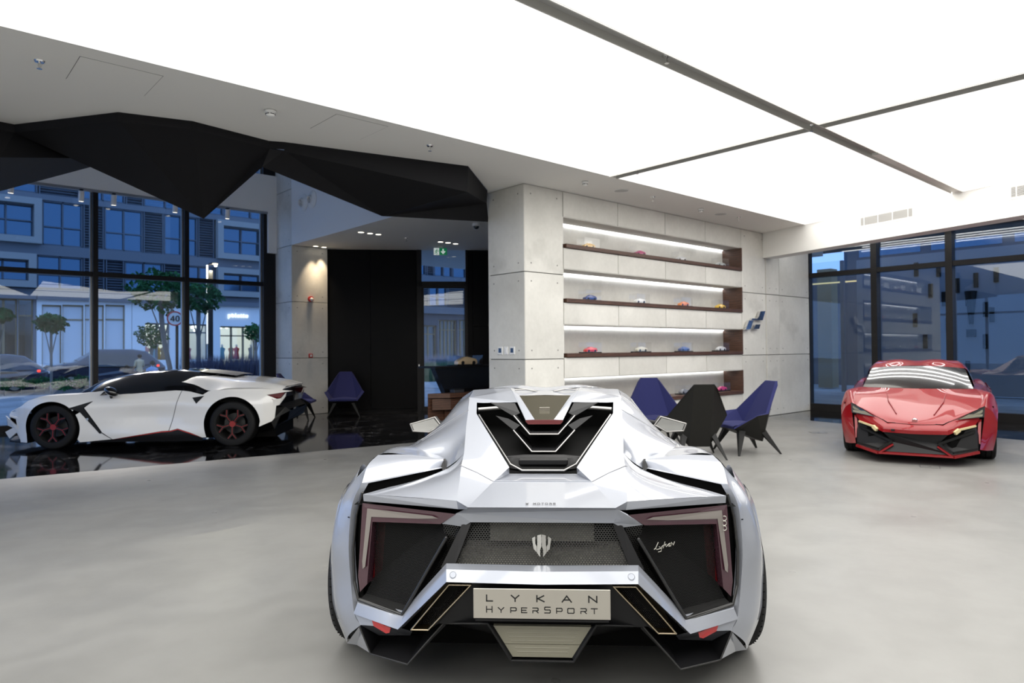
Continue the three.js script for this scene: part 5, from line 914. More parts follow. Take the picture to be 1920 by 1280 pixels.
{
  const spokeRed = std({ color: rgb(0.26, 0.012, 0.012), roughness: 0.4 });
  const car = thing('sports_car', 'low white sports car with black roof and red-lined wheels, standing on black marble', 'car', [4.999, 0, -10.75], R(52.84));
  const gs = (x, c, w) => Math.exp(-(((x - c) / w) ** 2));
  const lat = (s, h) => 0.885 + 0.075 * gs(s, 0.85, 0.55) + 0.055 * gs(s, 3.43, 0.45) - 1.0 * Math.max(0, h - 0.6) ** 1.7 - 0.10 * Math.max(0, 0.4 - h) - 0.045 * gs(s, 2.05, 0.55) * gs(h, 0.46, 0.17) + 0.03 * gs(s, 2.0, 0.8) * gs(h, 0.2, 0.1) - 0.62 * Math.max(0, s - 3.55) ** 1.8 - 1.5 * Math.max(0, 0.42 - s) ** 1.6;
  const arch = (c, h, r, a0, a1, n = 16) => Array.from({ length: n + 1 }, (_, i) => { const q = R(a0 + (a1 - a0) * i / n); return [c + Math.cos(q) * r, h + Math.sin(q) * r]; });
  const L = (name, o, mat, off, lab) => { const g = skin(o, lat, off); return pair(name, g, mat, car, lab); };
  // front wing round the wheel
  L('front_wing', [[4.19, 0.47], [4.2, 0.505], [4.14, 0.555], [3.912, 0.639], [3.793, 0.72], [3.608, 0.775], [3.371, 0.797], [3.15, 0.8], [2.735, 0.85], [2.79, 0.775], [2.86, 0.70], [3.09, 0.615], ...arch(3.43, 0.31, 0.395, 140, -12, 22), [3.815, 0.1], [3.95, 0.1], [4.0, 0.3], [4.03, 0.44]], M.pearl);
  L('wing_rear', [[3.02, 0.55], [2.985, 0.5], [2.72, 0.215], [2.6, 0.135], [3.04, 0.1], ...arch(3.43, 0.31, 0.395, 205, 150, 8)], M.pearl);
  L('vent_trim', [[3.2, 0.6], [2.86, 0.705], [2.985, 0.606], [2.73, 0.222], [2.765, 0.222], [3.03, 0.545], [3.1, 0.575]], M.black, 0.004);
  // door and sill
  L('door', [[2.86, 0.70], [2.785, 0.78], [2.634, 0.786], [1.932, 0.829], [1.709, 0.842], [1.62, 0.838], [1.78, 0.25], [1.876, 0.246], [2.587, 0.135], [2.73, 0.24], [2.972, 0.606]], M.pearl);
  L('rear_quarter', [[1.612, 0.838], [1.493, 0.824], [1.29, 0.776], [1.209, 0.83], [0.863, 0.883], [0.4, 0.862], [0.05, 0.8], [0.361, 0.762], [0.224, 0.69], [0.252, 0.41], [0.288, 0.363], [0.46, 0.29], ...arch(0.85, 0.334, 0.41, 186, -14, 24), [1.227, 0.146], [1.284, 0.142], [1.457, 0.216], [1.648, 0.279], [1.747, 0.252], [1.77, 0.25]], M.pearl);
  L('side_intake', [[1.44, 0.735], [1.262, 0.762], [1.371, 0.645]], M.black, 0.004);
  L('sill_line', [[2.6, 0.128], [1.876, 0.24], [1.747, 0.246], [1.648, 0.273], [1.457, 0.21], [1.284, 0.136], [1.457, 0.198], [1.648, 0.262], [1.747, 0.236], [1.876, 0.228]], M.red, -0.006);
  L('sill', [[2.6, 0.125], [1.876, 0.23], [1.747, 0.238], [1.648, 0.264], [1.457, 0.2], [1.284, 0.13], [1.3, 0.09], [3.0, 0.09]], M.satin, -0.03);
  L('door_crease', [[2.83, 0.69], [1.65, 0.742], [1.65, 0.73], [2.3, 0.66]], M.pearl, 0.006);
  // bonnet
  const hd = (s, h0, h1) => [S(0, h0, s), S(-0.3, (h0 + h1) / 2 + 0.01, s), S(-lat(s, h1) * 0.8, h1 + 0.012, s), S(-lat(s, h1), h1, s)];
  pair('bonnet', sheet([hd(4.2, 0.46, 0.5).map(([a, h, z], i) => [a, h, z - 0.1 + 0.033 * i]), hd(3.912, 0.6, 0.637), hd(3.793, 0.65, 0.718), hd(3.608, 0.7, 0.773), hd(3.371, 0.745, 0.796), hd(3.1, 0.79, 0.805), hd(2.9, 0.8, 0.825)], 5), M.pearl, car);
  // cabin: roof, screen and windows in gloss black
  const cab = (s, c, e, w) => [S(0, c, s), S(-0.3, c - 0.008, s), S(-0.5, e, s), S(-0.5 - (w[0] - 0.5) * 0.6, e + (w[1] - e) * 0.5, s), S(-w[0], w[1], s)];
  pair('cabin', sheet([[S(0, 0.79, 3.36), S(-0.3, 0.79, 3.33), S(-0.5, 0.795, 3.26), S(-0.62, 0.795, 3.12), S(-0.8, 0.79, 2.86)], cab(2.947, 0.965, 0.965, [0.8, 0.79]), cab(2.653, 1.062, 1.05, [0.815, 0.786]), cab(2.361, 1.116, 1.1, [0.82, 0.8]), cab(2.06, 1.14, 1.12, [0.815, 0.82]), cab(1.774, 1.152, 1.13, [0.8, 0.838]), cab(1.471, 1.13, 1.1, [0.815, 0.818]), cab(1.24, 1.09, 1.05, [0.82, 0.79])], 5), M.blackGloss, car);
  pair('roof_line', run(SS([[-0.505, 0.99, 2.93], [-0.515, 1.062, 2.65], [-0.515, 1.11, 2.36], [-0.51, 1.132, 2.06], [-0.5, 1.14, 1.8]]), 0.006, 6), M.blackGloss, car);
  mesh('engine_cover', sheet([SS([[-0.5, 1.112, 1.47], [0, 1.135, 1.47], [0.5, 1.112, 1.47]]), SS([[-0.48, 1.085, 1.2], [0, 1.11, 1.2], [0.48, 1.085, 1.2]]), SS([[-0.46, 1.045, 0.93], [0, 1.06, 0.93], [0.46, 1.045, 0.93]])], 4), M.black, car);
  // rear haunches and deck
  pair('rear_haunch', sheet([SS([[-0.55, 1.03, 1.72], [-0.6, 1.01, 1.73], [-0.67, 0.978, 1.74]]), SS([[-0.53, 1.062, 1.46], [-0.64, 1.02, 1.48], [-0.765, 0.925, 1.45]]), SS([[-0.5, 1.045, 1.2], [-0.68, 0.985, 1.2], [-0.83, 0.835, 1.2]]), SS([[-0.46, 1.015, 0.93], [-0.7, 0.97, 0.9], [-0.9, 0.872, 0.88]]), SS([[-0.46, 0.97, 0.5], [-0.7, 0.945, 0.48], [-0.85, 0.862, 0.44]]), SS([[-0.44, 0.875, 0.12], [-0.6, 0.872, 0.14], [-0.7, 0.8, 0.19]])], 6), M.pearl, car);
  mesh('rear_deck', sheet([SS([[-0.46, 1.015, 0.95], [0, 1.03, 0.95], [0.46, 1.015, 0.95]]), SS([[-0.46, 0.97, 0.5], [0, 0.98, 0.5], [0.46, 0.97, 0.5]]), SS([[-0.44, 0.875, 0.12], [0, 0.885, 0.09], [0.44, 0.875, 0.12]])], 5), M.pearl, car);
  mesh('tail_lip', poly(sym(SS([[0.44, 0.872, 0.1], [0.62, 0.86, 0.14], [0.6, 0.8, 0.3], [0.4, 0.8, 0.3]])), [0, -0.012, 0]), M.pearl, car);
  mesh('tail_panel', poly(sym(SS([[0.62, 0.8, 0.28], [0.74, 0.7, 0.3], [0.76, 0.4, 0.34], [0.6, 0.3, 0.3]]))), M.satin, car);
  pair('tail_lamp', merge([poly(SS([[-0.862, 0.765, 0.4], [-0.64, 0.795, 0.14], [-0.72, 0.705, 0.19], [-0.835, 0.69, 0.28]]), [0.03, 0, 0])]), M.darkRed, car);
  pair('tail_blade', poly(SS([[-0.84, 0.688, 0.27], [-0.735, 0.7, 0.18], [-0.635, 0.785, 0.125], [-0.65, 0.72, 0.135], [-0.755, 0.6, 0.2], [-0.835, 0.585, 0.265]]), [0.03, 0, 0]), M.pearl, car);
  mesh('rear_diffuser', [poly(SS([[-0.82, 0.363, 0.31], [-0.78, 0.24, 0.27], [-0.72, 0.43, 0.2], [-0.58, 0.5, 0.08], [-0.62, 0.56, 0.14], [-0.8, 0.56, 0.27]]), [0.06, 0, 0]), poly(mx(SS([[-0.82, 0.363, 0.31], [-0.78, 0.24, 0.27], [-0.72, 0.43, 0.2], [-0.58, 0.5, 0.08], [-0.62, 0.56, 0.14], [-0.8, 0.56, 0.27]])), [-0.06, 0, 0]), poly(sym(SS([[0.58, 0.5, 0.08], [0.56, 0.36, 0.12], [0.66, 0.26, 0.3], [0.7, 0.2, 0.5]]))), poly(sym(SS([[0.58, 0.52, 0.1], [0.7, 0.6, 0.22]])))], M.black, car);
  // nose
  mesh('nose_void', poly(sym(SS([[0.5, 0.47, 4.24], [0.72, 0.46, 4.12], [0.66, 0.13, 4.02], [0.3, 0.12, 4.2]]))), M.black, car);
  pair('nose_fang', poly(SS([[-0.72, 0.47, 4.16], [-0.62, 0.48, 4.24], [-0.64, 0.34, 4.2], [-0.72, 0.3, 4.05], [-0.69, 0.14, 4.0], [-0.735, 0.14, 3.93], [-0.76, 0.34, 3.99]]), [0.03, 0, -0.01]), M.pearl, car);
  pair('nose_blade', poly(SS([[-0.6, 0.24, 4.26], [-0.74, 0.34, 4.02], [-0.73, 0.26, 4.0], [-0.6, 0.14, 4.2]]), [0.03, 0, 0]), M.pearl, car);
  mesh('front_splitter', poly(sym(SS([[0.2, 0.13, 4.36], [0.66, 0.12, 4.16], [0.72, 0.1, 3.9]])), [0, -0.025, 0]), M.satin, car);
  pair('headlamp', poly(SS([[-0.66, 0.54, 4.13], [-0.76, 0.625, 3.93], [-0.765, 0.575, 3.95]]), [-0.012, 0.004, 0]), M.blackGloss, car);
  // mirrors, badges, wheels, dark inside
  for (const sx of [-1, 1]) { const g = metreUV(new THREE.SphereGeometry(0.1, 20, 14).scale(0.75, 0.62, 1.05).rotateX(0.5).translate(sx * 0.96, 0.845, -2.56)); const m = mesh('door_mirror', [g], M.blackGloss, car); mesh('mirror_stalk', rod([sx * 0.95, 0.81, -2.58], [sx * 0.83, 0.745, -2.62], 0.02), M.black, m); }
  pair('wing_badge', cyl(0.018, 0.018, 0.006, 0, 0, 0, 6).rotateZ(Math.PI / 2).translate(-(lat(2.93, 0.44) + 0.003), 0.44, -2.93), M.steel, car);
  for (const sx of [-1, 1]) { wheel(car, sx * 0.775, 0.335, 0.85, 0.335, 0.31, M.black, spokeRed, sx); wheel(car, sx * 0.75, 0.325, 3.43, 0.325, 0.27, M.black, spokeRed, sx); }
  mesh('underbody_filler', [boxAB(-0.58, 0.58, 0.1, 0.7, -3.9, -0.3), boxAB(-0.8, 0.8, 0.1, 0.7, -2.95, -1.35), boxAB(-0.84, 0.84, 0.66, 0.7, -1.3, -0.45), boxAB(-0.78, 0.78, 0.6, 0.64, -3.8, -3.0), boxAB(-0.6, 0.6, 0.7, 1.0, -2.4, -1.0)], M.void, car);
}
// ================================================================ outside: the street beyond the left-hand windows and the door
const GY = -0.2, FZ = -58;
struct('pavement', [boxAB(-40, 70, -0.5, -0.06, -30, -15.82), boxAB(-40, -7.25, -0.5, -0.06, -15.82, 10), poly([[7.25, -0.06, -15.82], [18, -0.06, -15.82], [18, -0.06, -8.04], [15.9, -0.06, -8.04]], [0, -0.1, 0])], std({ map: tPave, color: rgb(0.9, 0.92, 0.95), roughness: 0.8 }));
struct('road', boxAB(-60, 90, -0.6, GY, -47, -30), std({ map: tAsphalt, roughness: 0.85 }));
struct('far_pavement', boxAB(-60, 90, -0.6, GY + 0.12, -72, -47), std({ map: tPave, roughness: 0.8 }));
Object.assign(M, {
  facade: std({ color: rgb(0.07, 0.08, 0.1), roughness: 0.8 }),
  boxFrame: std({ color: rgb(0.3, 0.3, 0.29), roughness: 0.8 }),
  facadePale: std({ color: rgb(0.84, 0.84, 0.83), roughness: 0.8 }),
  cladding: std({ color: rgb(0.14, 0.15, 0.17), roughness: 0.7 }),
  bronzeFrame: std({ color: rgb(0.24, 0.18, 0.1), roughness: 0.5 }),
  louvre: std({ color: rgb(0.08, 0.095, 0.12), roughness: 0.6 }),
  cityGlass: std({ color: rgb(0.07, 0.13, 0.2), roughness: 0.06, metalness: 0.9 }),
  boards: std({ color: rgb(0.7, 0.72, 0.74), roughness: 0.7 }),
  trunk: std({ color: rgb(0.2, 0.18, 0.16), roughness: 0.9 }),
  leaf: std({ map: tLeaf, color: rgb(0.5, 0.88, 0.52), roughness: 0.9, side: THREE.DoubleSide }),
  grass: std({ color: rgb(0.10, 0.09, 0.13), roughness: 0.95, side: THREE.DoubleSide }),
  grassGreen: std({ color: rgb(0.09, 0.16, 0.08), roughness: 0.95, side: THREE.DoubleSide }),
  shopGlow: std({ color: rgb(0.8, 0.78, 0.72), emissive: rgb(0.95, 0.88, 0.72), emissiveIntensity: 0.5 }),  // shop room light put into the back wall colour as glow
  bulb: std({ color: rgb(1, 1, 1), emissive: rgb(1, 0.93, 0.8), emissiveIntensity: 5 }),
  sign: std({ color: rgb(1, 1, 1), emissive: rgb(0.95, 0.97, 1), emissiveIntensity: 1.0 }),
  tail: std({ color: rgb(0.6, 0.02, 0.02), emissive: rgb(1, 0.05, 0.03), emissiveIntensity: 2.2 }),
  carDark: phy({ color: rgb(0.012, 0.016, 0.035), roughness: 0.25, clearcoat: 1 }),
  carPale: phy({ color: rgb(0.3, 0.3, 0.3), roughness: 0.3, clearcoat: 1 }),
});
const fx = (px) => onZ(px, 560, FZ)[0], fy = (py, px = 250) => onZ(px, py, FZ)[1];
// ---- office block across the street
{
  const b = thing('office_building', 'long dark glazed office block with louvres above the lit shops across the street', 'building');
  const H = [fy(600), fy(548), fy(490), fy(472), fy(394), fy(384), fy(330), fy(200)], X0 = -20, X1 = 62;
  mesh('wall', [boxAB(X0, X1, H[0] + 1.65, 26, FZ - 8, FZ - 0.6)], M.facade, b);
  for (const [a, c] of [[H[2], H[3]], [H[4], H[5]], [H[0] + 1.65, H[1] - 0.05], [H[6] + 0.8, H[6] + 1.5]]) mesh('floor_band', boxAB(X0, X1, a, c, FZ - 0.6, FZ), M.cladding, b);
  const windowBay = (x0, x1, y0, y1, n = 2, split = 0.42) => {
    const w = mesh('window', [boxAB(x0, x1, y0, y0 + 0.1, FZ - 0.5, FZ - 0.1), boxAB(x0, x1, y1 - 0.1, y1, FZ - 0.5, FZ - 0.1), ...Array.from({ length: n + 1 }, (_, i) => { const x = x0 + (x1 - x0) * i / n; return boxAB(x - 0.05, x + 0.05, y0, y1, FZ - 0.5, FZ - 0.1); }), boxAB(x0, x1, y0 + (y1 - y0) * split - 0.04, y0 + (y1 - y0) * split + 0.04, FZ - 0.5, FZ - 0.12)], M.louvre, b);
    for (let i = 0; i < n; i++) for (const [p, q] of [[y0, y0 + (y1 - y0) * split], [y0 + (y1 - y0) * split, y1]]) { const g = boxAB(x0 + (x1 - x0) * i / n, x0 + (x1 - x0) * (i + 1) / n, p, q, FZ - 0.34, FZ - 0.3); g.translate(-x0, 0, -FZ).rotateY(rr(-0.012, 0.012)).translate(x0, 0, FZ); mesh('pane', g, M.cityGlass, w); }
  };
  const louvreBay = (x0, x1, y0, y1) => { const g = [boxAB(x0, x0 + 0.08, y0, y1, FZ - 0.4, FZ - 0.05), boxAB(x1 - 0.08, x1, y0, y1, FZ - 0.4, FZ - 0.05)]; for (let y = y0 + 0.1; y < y1; y += 0.2) g.push(box(x1 - x0 - 0.1, 0.025, 0.16, (x0 + x1) / 2, y, FZ - 0.2).translate(0, -y, -(FZ - 0.2)).rotateX(0.6).translate(0, y, FZ - 0.2)); mesh('louvre', g, M.louvre, b); };
  const framed = (x0, x1, y0, y1) => { const t = 0.45; const f = mesh('box_frame', [boxAB(x0, x1, y1 - t, y1, FZ - 0.5, FZ + 0.45), boxAB(x0, x1, y0, y0 + t, FZ - 0.5, FZ + 0.45), boxAB(x0, x0 + t, y0 + t, y1 - t, FZ - 0.5, FZ + 0.45), boxAB(x1 - t, x1, y0 + t, y1 - t, FZ - 0.5, FZ + 0.45)], M.boxFrame, b); windowBay(x0 + t, x1 - t, y0 + t, y1 - t, 2, 0.5); };
  const row = (list, y0, y1) => { for (const [k, a, c] of list) (k === 'w' ? windowBay : k === 'l' ? louvreBay : framed)(fx(a) + 0.03, fx(c) - 0.03, y0, y1); };
  row([['f', -60, 78], ['w', 80, 155], ['l', 156, 196], ['w', 197, 268], ['l', 269, 308], ['w', 309, 371], ['l', 372, 403], ['f', 405, 500], ['w', 502, 560], ['l', 561, 600]], H[3], H[4]);
  row([['f', -60, 68], ['w', 70, 155], ['l', 156, 197], ['l', 198, 234], ['w', 235, 306], ['l', 307, 345], ['w', 346, 403], ['f', 405, 500], ['w', 502, 560]], H[1], H[2]);
  row([['w', -40, 70], ['l', 72, 150], ['w', 151, 235], ['l', 236, 270], ['w', 271, 350], ['w', 351, 420], ['w', 421, 520]], H[5], H[6] + 0.8);
  row([['w', 770, 800], ['l', 801, 815], ['w', 816, 850], ['w', 851, 900]], H[3], H[4]); row([['l', 770, 805], ['w', 806, 840], ['l', 841, 900]], H[1], H[2]);
}
// ---- shops on the ground floor
const SH = fy(600);
function shopBlock(name, label, px0, px1, opens, wallMat, frameMat, fill, sign) {
  const x0 = fx(px0), x1 = fx(px1), t = thing(name, label, 'shop'), z1 = FZ + 0.6, zb = FZ - 4, top = SH + 1.25, g0 = GY + 0.12;
  const cuts = opens.map(([a, c, yt, yb]) => [fx(a), fx(c), fy(yt, (a + c) / 2), yb ?? g0 + 0.4]);
  const parts = [boxAB(x0, x1, Math.max(...cuts.map((c) => c[2])), top, FZ - 0.2, z1)]; let x = x0;
  for (const [a, c, yt, yb] of cuts) { parts.push(boxAB(x, a, g0, Math.max(...cuts.map((q) => q[2])), FZ - 0.2, z1)); if (yb > g0) parts.push(boxAB(a, c, g0, yb, FZ - 0.2, z1)); if (yt < Math.max(...cuts.map((q) => q[2]))) parts.push(boxAB(a, c, yt, Math.max(...cuts.map((q) => q[2])), FZ - 0.2, z1)); x = c; }
  parts.push(boxAB(x, x1, g0, Math.max(...cuts.map((q) => q[2])), FZ - 0.2, z1));
  mesh('wall', parts, wallMat, t); mesh('cornice', boxAB(x0, x1, top, top + 0.35, FZ - 0.2, z1 + 0.35), M.cladding, t);
  mesh('side_wall', [boxAB(x0, x0 + 0.1, g0, top, zb, FZ), boxAB(x1 - 0.1, x1, g0, top, zb, FZ), boxAB(x0, x1, top - 0.1, top, zb, FZ), boxAB(x0, x1, g0, g0 + 0.05, zb, FZ)], M.boards, t);
  mesh('rear_wall', boxAB(x0, x1, g0, top, zb - 0.1, zb), fill === 'lit' ? M.shopGlow : M.cladding, t, fill === 'lit' ? 'pale back wall of the shop with room light added as glow' : undefined);
  cuts.forEach(([a, c, yt, yb], i) => {
    const n = opens[i][4] ?? 2, w = mesh('shop_window', [boxAB(a, c, yt - 0.12, yt, FZ + 0.2, FZ + 0.35), ...Array.from({ length: n + 1 }, (_, k) => { const q = a + (c - a) * k / n; return boxAB(q - 0.07, q + 0.07, yb, yt, FZ + 0.2, FZ + 0.35); }), boxAB(a, c, yb + (yt - yb) * 0.76 - 0.05, yb + (yt - yb) * 0.76 + 0.05, FZ + 0.2, FZ + 0.35)], frameMat, t);
    for (let k = 0; k < n; k++) mesh('pane', boxAB(a + (c - a) * k / n, a + (c - a) * (k + 1) / n, yb, yt, FZ + 0.26, FZ + 0.28), fill === 'boards' ? M.boards : M.glass, w);
  });
  return { t, x0, x1, cuts, g0, z1 };
}
const polette = shopBlock('shop', 'white shop with a glowing script name over its bronze glass door', 388, 505, [[408, 474, 612, undefined, 3]], M.facadePale, M.bronzeFrame, 'lit');
const clothes = shopBlock('shop', 'pale corner shop with two lit display windows of clothes', 244, 387, [[268, 314, 606, 0.9, 2], [350, 385, 608, 0.9, 1]], M.facadePale, M.cladding, 'lit');
shopBlock('shop', 'closed shop with white boards behind brown window frames', 66, 243, [[76, 113, 572, 0.5, 1], [114, 154, 572, 0.5, 1], [156, 192, 572, 0.5, 1], [194, 231, 572, 0.5, 1]], M.facadePale, M.bronzeFrame, 'boards');
shopBlock('shop', 'dim shop with tall bronze framed doors at the street corner', -70, 65, [[-20, 30, 560, undefined, 2], [32, 60, 560, undefined, 1]], M.cladding, M.bronzeFrame, 'dark');
shopBlock('shop', 'dark shop with bronze fins seen through the glass door', 740, 930, [[785, 812, 610, undefined, 2], [815, 850, 600, undefined, 5], [852, 895, 600, undefined, 6]], M.facade, M.bronzeFrame, 'dark');
{ // glowing name
  const font = await new FontLoader().loadAsync('fonts/droid/droid_sans_bold.typeface.json');
  const w = fx(459) - fx(421), h = fy(586, 440) - fy(597, 440);
  const base = new TextGeometry('polette', { font, size: 1, depth: 0.1, curveSegments: 6 }); base.computeBoundingBox(); const bb = base.boundingBox, k = w / (bb.max.x - bb.min.x);
  const t = thing('shop_sign', 'glowing white lowercase script name over the shop door', 'sign', [fx(421), fy(596, 440), polette.z1 + 0.02]);
  mesh('lettering', [clean(base.clone()).scale(k, k * 0.95, 1)], M.sign, t);
  const cx = (bb.max.x - bb.min.x) * 0.235 * k, cy = 0.62 * k; mesh('circumflex', [bar([cx - 0.16 * k, cy, 0.05], [cx, cy + 0.17 * k, 0.05], 0.1, 0.09 * k, [0, 0, 1]), bar([cx, cy + 0.17 * k, 0.05], [cx + 0.16 * k, cy, 0.05], 0.1, 0.09 * k, [0, 0, 1])], M.sign, t);
}
[[266.5, 611], [272, 610], [290.5, 612], [297, 611], [337, 613], [360, 613.5], [363.5, 612.5], [367, 612.5], [365, 619], [408, 615], [414, 613.5], [425, 614]].forEach(([x, y], i) => {
  const p = onZ(x, y, FZ - 0.9 - (i % 3) * 0.5), t = thing('shop_lamp', 'small round lamp glowing inside the shop fronts across the street', 'lamp', p, 0, 'round shop lamps across the street');
  mesh('globe', ball(0.11, 0, 0, 0, 12), M.bulb, t); mesh('drop_rod', rod([0, 0.1, 0], [0, 0.5, 0], 0.015), M.black, t);
});
{ // light inside the lit shops
  for (const s of [polette, clothes]) { const l = new THREE.RectAreaLight(new THREE.Color(1, 0.92, 0.78), 1.6, s.x1 - s.x0 - 0.5, 2.5); l.position.set((s.x0 + s.x1) / 2, SH + 1.1, FZ - 1.8); l.rotation.x = -Math.PI / 2; l.name = 'shop_light'; scene.add(l); }
  const cols = [[0.1, 0.2, 0.45], [0.45, 0.1, 0.08], [0.5, 0.35, 0.15], [0.3, 0.5, 0.6], [0.12, 0.12, 0.14], [0.5, 0.46, 0.38], [0.3, 0.06, 0.1]];
  [[271, 'navy'], [277, 'pink'], [286, 'pale blue'], [293, 'black'], [299, 'ochre'], [304, 'tan'], [362, 'white'], [356, 'crimson'], [414, 'teal'], [443, 'rust'], [447, 'scarlet'], [468, 'grey']].forEach(([px, nm], i) => {
    const x = onZ(px, 660, FZ - 0.9)[0], c = { navy: [0.04, 0.06, 0.2], pink: [0.5, 0.2, 0.2], 'pale blue': [0.3, 0.5, 0.62], black: [0.03, 0.03, 0.03], ochre: [0.5, 0.34, 0.08], tan: [0.4, 0.28, 0.18], white: [0.7, 0.7, 0.7], crimson: [0.35, 0.03, 0.06], teal: [0.05, 0.25, 0.32], rust: [0.42, 0.14, 0.05], scarlet: [0.5, 0.04, 0.03], grey: [0.3, 0.3, 0.32] }[nm];
    const t = thing('dress_form', 'shop display figure in ' + nm + ' clothing behind the far shop glass', 'mannequin', [x, GY + 0.6, FZ - 0.9]);
    mesh('garment', new THREE.LatheGeometry([[0.02, 0.5], [0.26, 0.52], [0.22, 0.95], [0.18, 1.15], [0.28, 1.5], [0.1, 1.62], [0.06, 1.7]].map((q) => new THREE.Vector2(...q)), 12), std({ color: rgb(...c), roughness: 0.8 }), t);
    mesh('stand', cyl(0.03, 0.2, 0.52, 0, 0.26, 0, 10), M.black, t); mesh('head_block', ball(0.11, 0, 1.8, 0, 10), M.boards, t); t.scale.setScalar(0.9); t.position.z += (i % 3) * 0.75 - 1.2;
  });
}
// ---- street lamp, speed sign
{
  const z = -33, p = onZ(389, 660, z), t = thing('street_lamp', 'dark street lamp post with a glowing vertical light line', 'street lamp', [p[0], GY, z]), top = onZ(389, 497, z)[1] - GY, y1 = onZ(389, 645, z)[1] - GY;
  mesh('post', rbox(0.2, top * 0.96, 0.2, 0.13, top * 0.48, 0, 0.03), M.frame, t); mesh('light_line', rbox(0.07, top - y1, 0.07, -0.03, (top + y1) / 2, 0.06, 0.03), std({ color: rgb(1, 0.95, 0.85), emissive: rgb(1, 0.88, 0.66), emissiveIntensity: 0.8 }), t);
  mesh('head', rbox(0.3, 0.1, 0.5, 0.2, top + 0.05, 0.2, 0.04), M.frame, t); mesh('lamp_face', ball(0.07, 0.25, top - 0.02, 0.35, 10), M.bulb, t);
  const l = new THREE.PointLight(new THREE.Color(1, 0.86, 0.62), 30); l.position.set(p[0] + 0.25, GY + top - 0.1, z + 0.55); l.name = 'street_lamp_light'; scene.add(l);
}
{
  const z = -24, p = onZ(328, 597, z), t = thing('speed_sign', 'round white speed limit sign with red rim on a dark pole', 'road sign', [p[0], GY, z], R(-14)), h = p[1] - GY, r = onZ(328, 583.5, z)[1] - p[1];
  mesh('pole', cyl(0.045, 0.045, h + 0.1, 0.06, (h + 0.1) / 2, -0.06, 14), M.frame, t);
  const d = mesh('disc', [cyl(r, r, 0.02, 0, 0, 0, 36).rotateX(Math.PI / 2).translate(0, h, 0)], M.plastic, t); mesh('rim', new THREE.TorusGeometry(r * 0.94, r * 0.09, 8, 40).translate(0, h, 0.01), M.red, d);
  const font = await new FontLoader().loadAsync('fonts/droid/droid_sans_bold.typeface.json'), g = new TextGeometry('40', { font, size: r * 0.8, depth: 0.01, curveSegments: 6 }); g.computeBoundingBox(); g.translate(-g.boundingBox.max.x / 2, h - r * 0.4, 0.012); mesh('numerals', clean(g), M.ink, d);
}
// ---- planting
function blobs(n, rx, ry, rz, c, size, mat, name, parent) { // a crown of many small leaves
  const pos = [], nor = [], uv = [];
  for (let i = 0; i < n; i++) {
    let x, y, z; do { x = rr(-1, 1); y = rr(-1, 1); z = rr(-1, 1); } while (x * x + y * y + z * z > 1); const q = 0.55 + 0.45 * Math.cbrt(rnd()), l = Math.hypot(x, y, z) || 1; x = x / l * q; y = y / l * q; z = z / l * q;
    const bump = 0.85 + 0.3 * Math.sin(x * 7 + z * 5) * Math.sin(y * 6 + x * 3), o = new THREE.Vector3(c[0] + x * rx * bump, c[1] + y * ry * bump, c[2] + z * rz * bump), a = new THREE.Vector3(rr(-1, 1), rr(-1, 1), rr(-1, 1)).normalize().multiplyScalar(size), b = new THREE.Vector3(rr(-1, 1), rr(-1, 1), rr(-1, 1)).cross(a).normalize().multiplyScalar(size * 0.55);
    for (const v of [o.clone().sub(a), o.clone().add(b), o.clone().add(a), o.clone().sub(a), o.clone().add(a), o.clone().sub(b)]) { pos.push(v.x, v.y, v.z); uv.push(v.x, v.y); }
  }
  const g = new THREE.BufferGeometry(); g.setAttribute('position', new THREE.Float32BufferAttribute(pos, 3)); g.setAttribute('uv', new THREE.Float32BufferAttribute(uv, 2)); g.computeVertexNormals(); return mesh(name, g, mat, parent);
}
function tree(label, px, z, yTop, yBot, wpx, mat, leaf, bend = 0) {
  const p = onZ(px, yTop, z), q = onZ(px, yBot, z), e = onZ(px + wpx / 2, yTop, z)[0] - p[0], t = thing('tree', label, 'tree', [p[0], GY, z]), cy = (p[1] + q[1]) / 2 - GY, ry = (p[1] - q[1]) / 2;
  mesh('trunk', [tube([[bend, 0, 0], [bend * 0.6, cy * 0.3, 0.02], [bend * 0.2, cy * 0.6, 0], [0, cy, 0]], Math.min(0.08, e * 0.09), 16, 7), rod([bend * 0.25, cy * 0.55, 0], [-e * 0.5, cy, 0.1], 0.025, 0.012, 6), rod([bend * 0.25, cy * 0.55, 0], [e * 0.5, cy, -0.1], 0.025, 0.012, 6)], M.trunk, t);
  blobs(Math.min(2600, 900 + ry * e * 500), e, ry, e * 0.9, [0, cy, 0], 0.085, leaf, 'foliage', t); return t;
}
tree('small rounded street tree before the closed shop', 96, -30, 588, 624, 62, M.leaf, M.leaf);
tree('tall dark leafy tree beside the speed sign', 300, -25, 503, 588, 118, M.leaf, M.leaf, 0.5);
tree('dark leafy tree crown reaching behind the window mullion', 372, -26, 528, 586, 90, M.leaf, M.leaf);
tree('clipped round tree before the clothes shop window', 284, -48, 606, 652, 60, M.leaf, M.leaf);
tree('small loose tree beside the shop with glowing name', 480, -40, 606, 640, 46, M.leaf, M.leaf);
tree('small green tree partly cut by the window edge', -2, -30, 576, 604, 56, M.leaf, M.leaf);
[[8, 742, 18], [40, 740, 16], [83, 738, 18], [118, 742, 22], [152, 736, 22], [64, 736, 10]].forEach(([px, py, w], i) => {
  const p = onY(px, py - 6, 0.05), e = 0.55 * w / 20, t = thing('shrub', 'low young shrub with thin stem in the planting bed outside', 'shrub', [p[0], -0.06, p[2]], 0, 'young shrubs in the planting bed');
  mesh('stem', rod([0, 0, 0], [0, 0.25, 0], 0.012), M.trunk, t); blobs(420, e * 0.6, e * 0.42, e * 0.6, [0, 0.42, 0], 0.045, M.leaf, 'foliage', t);
});
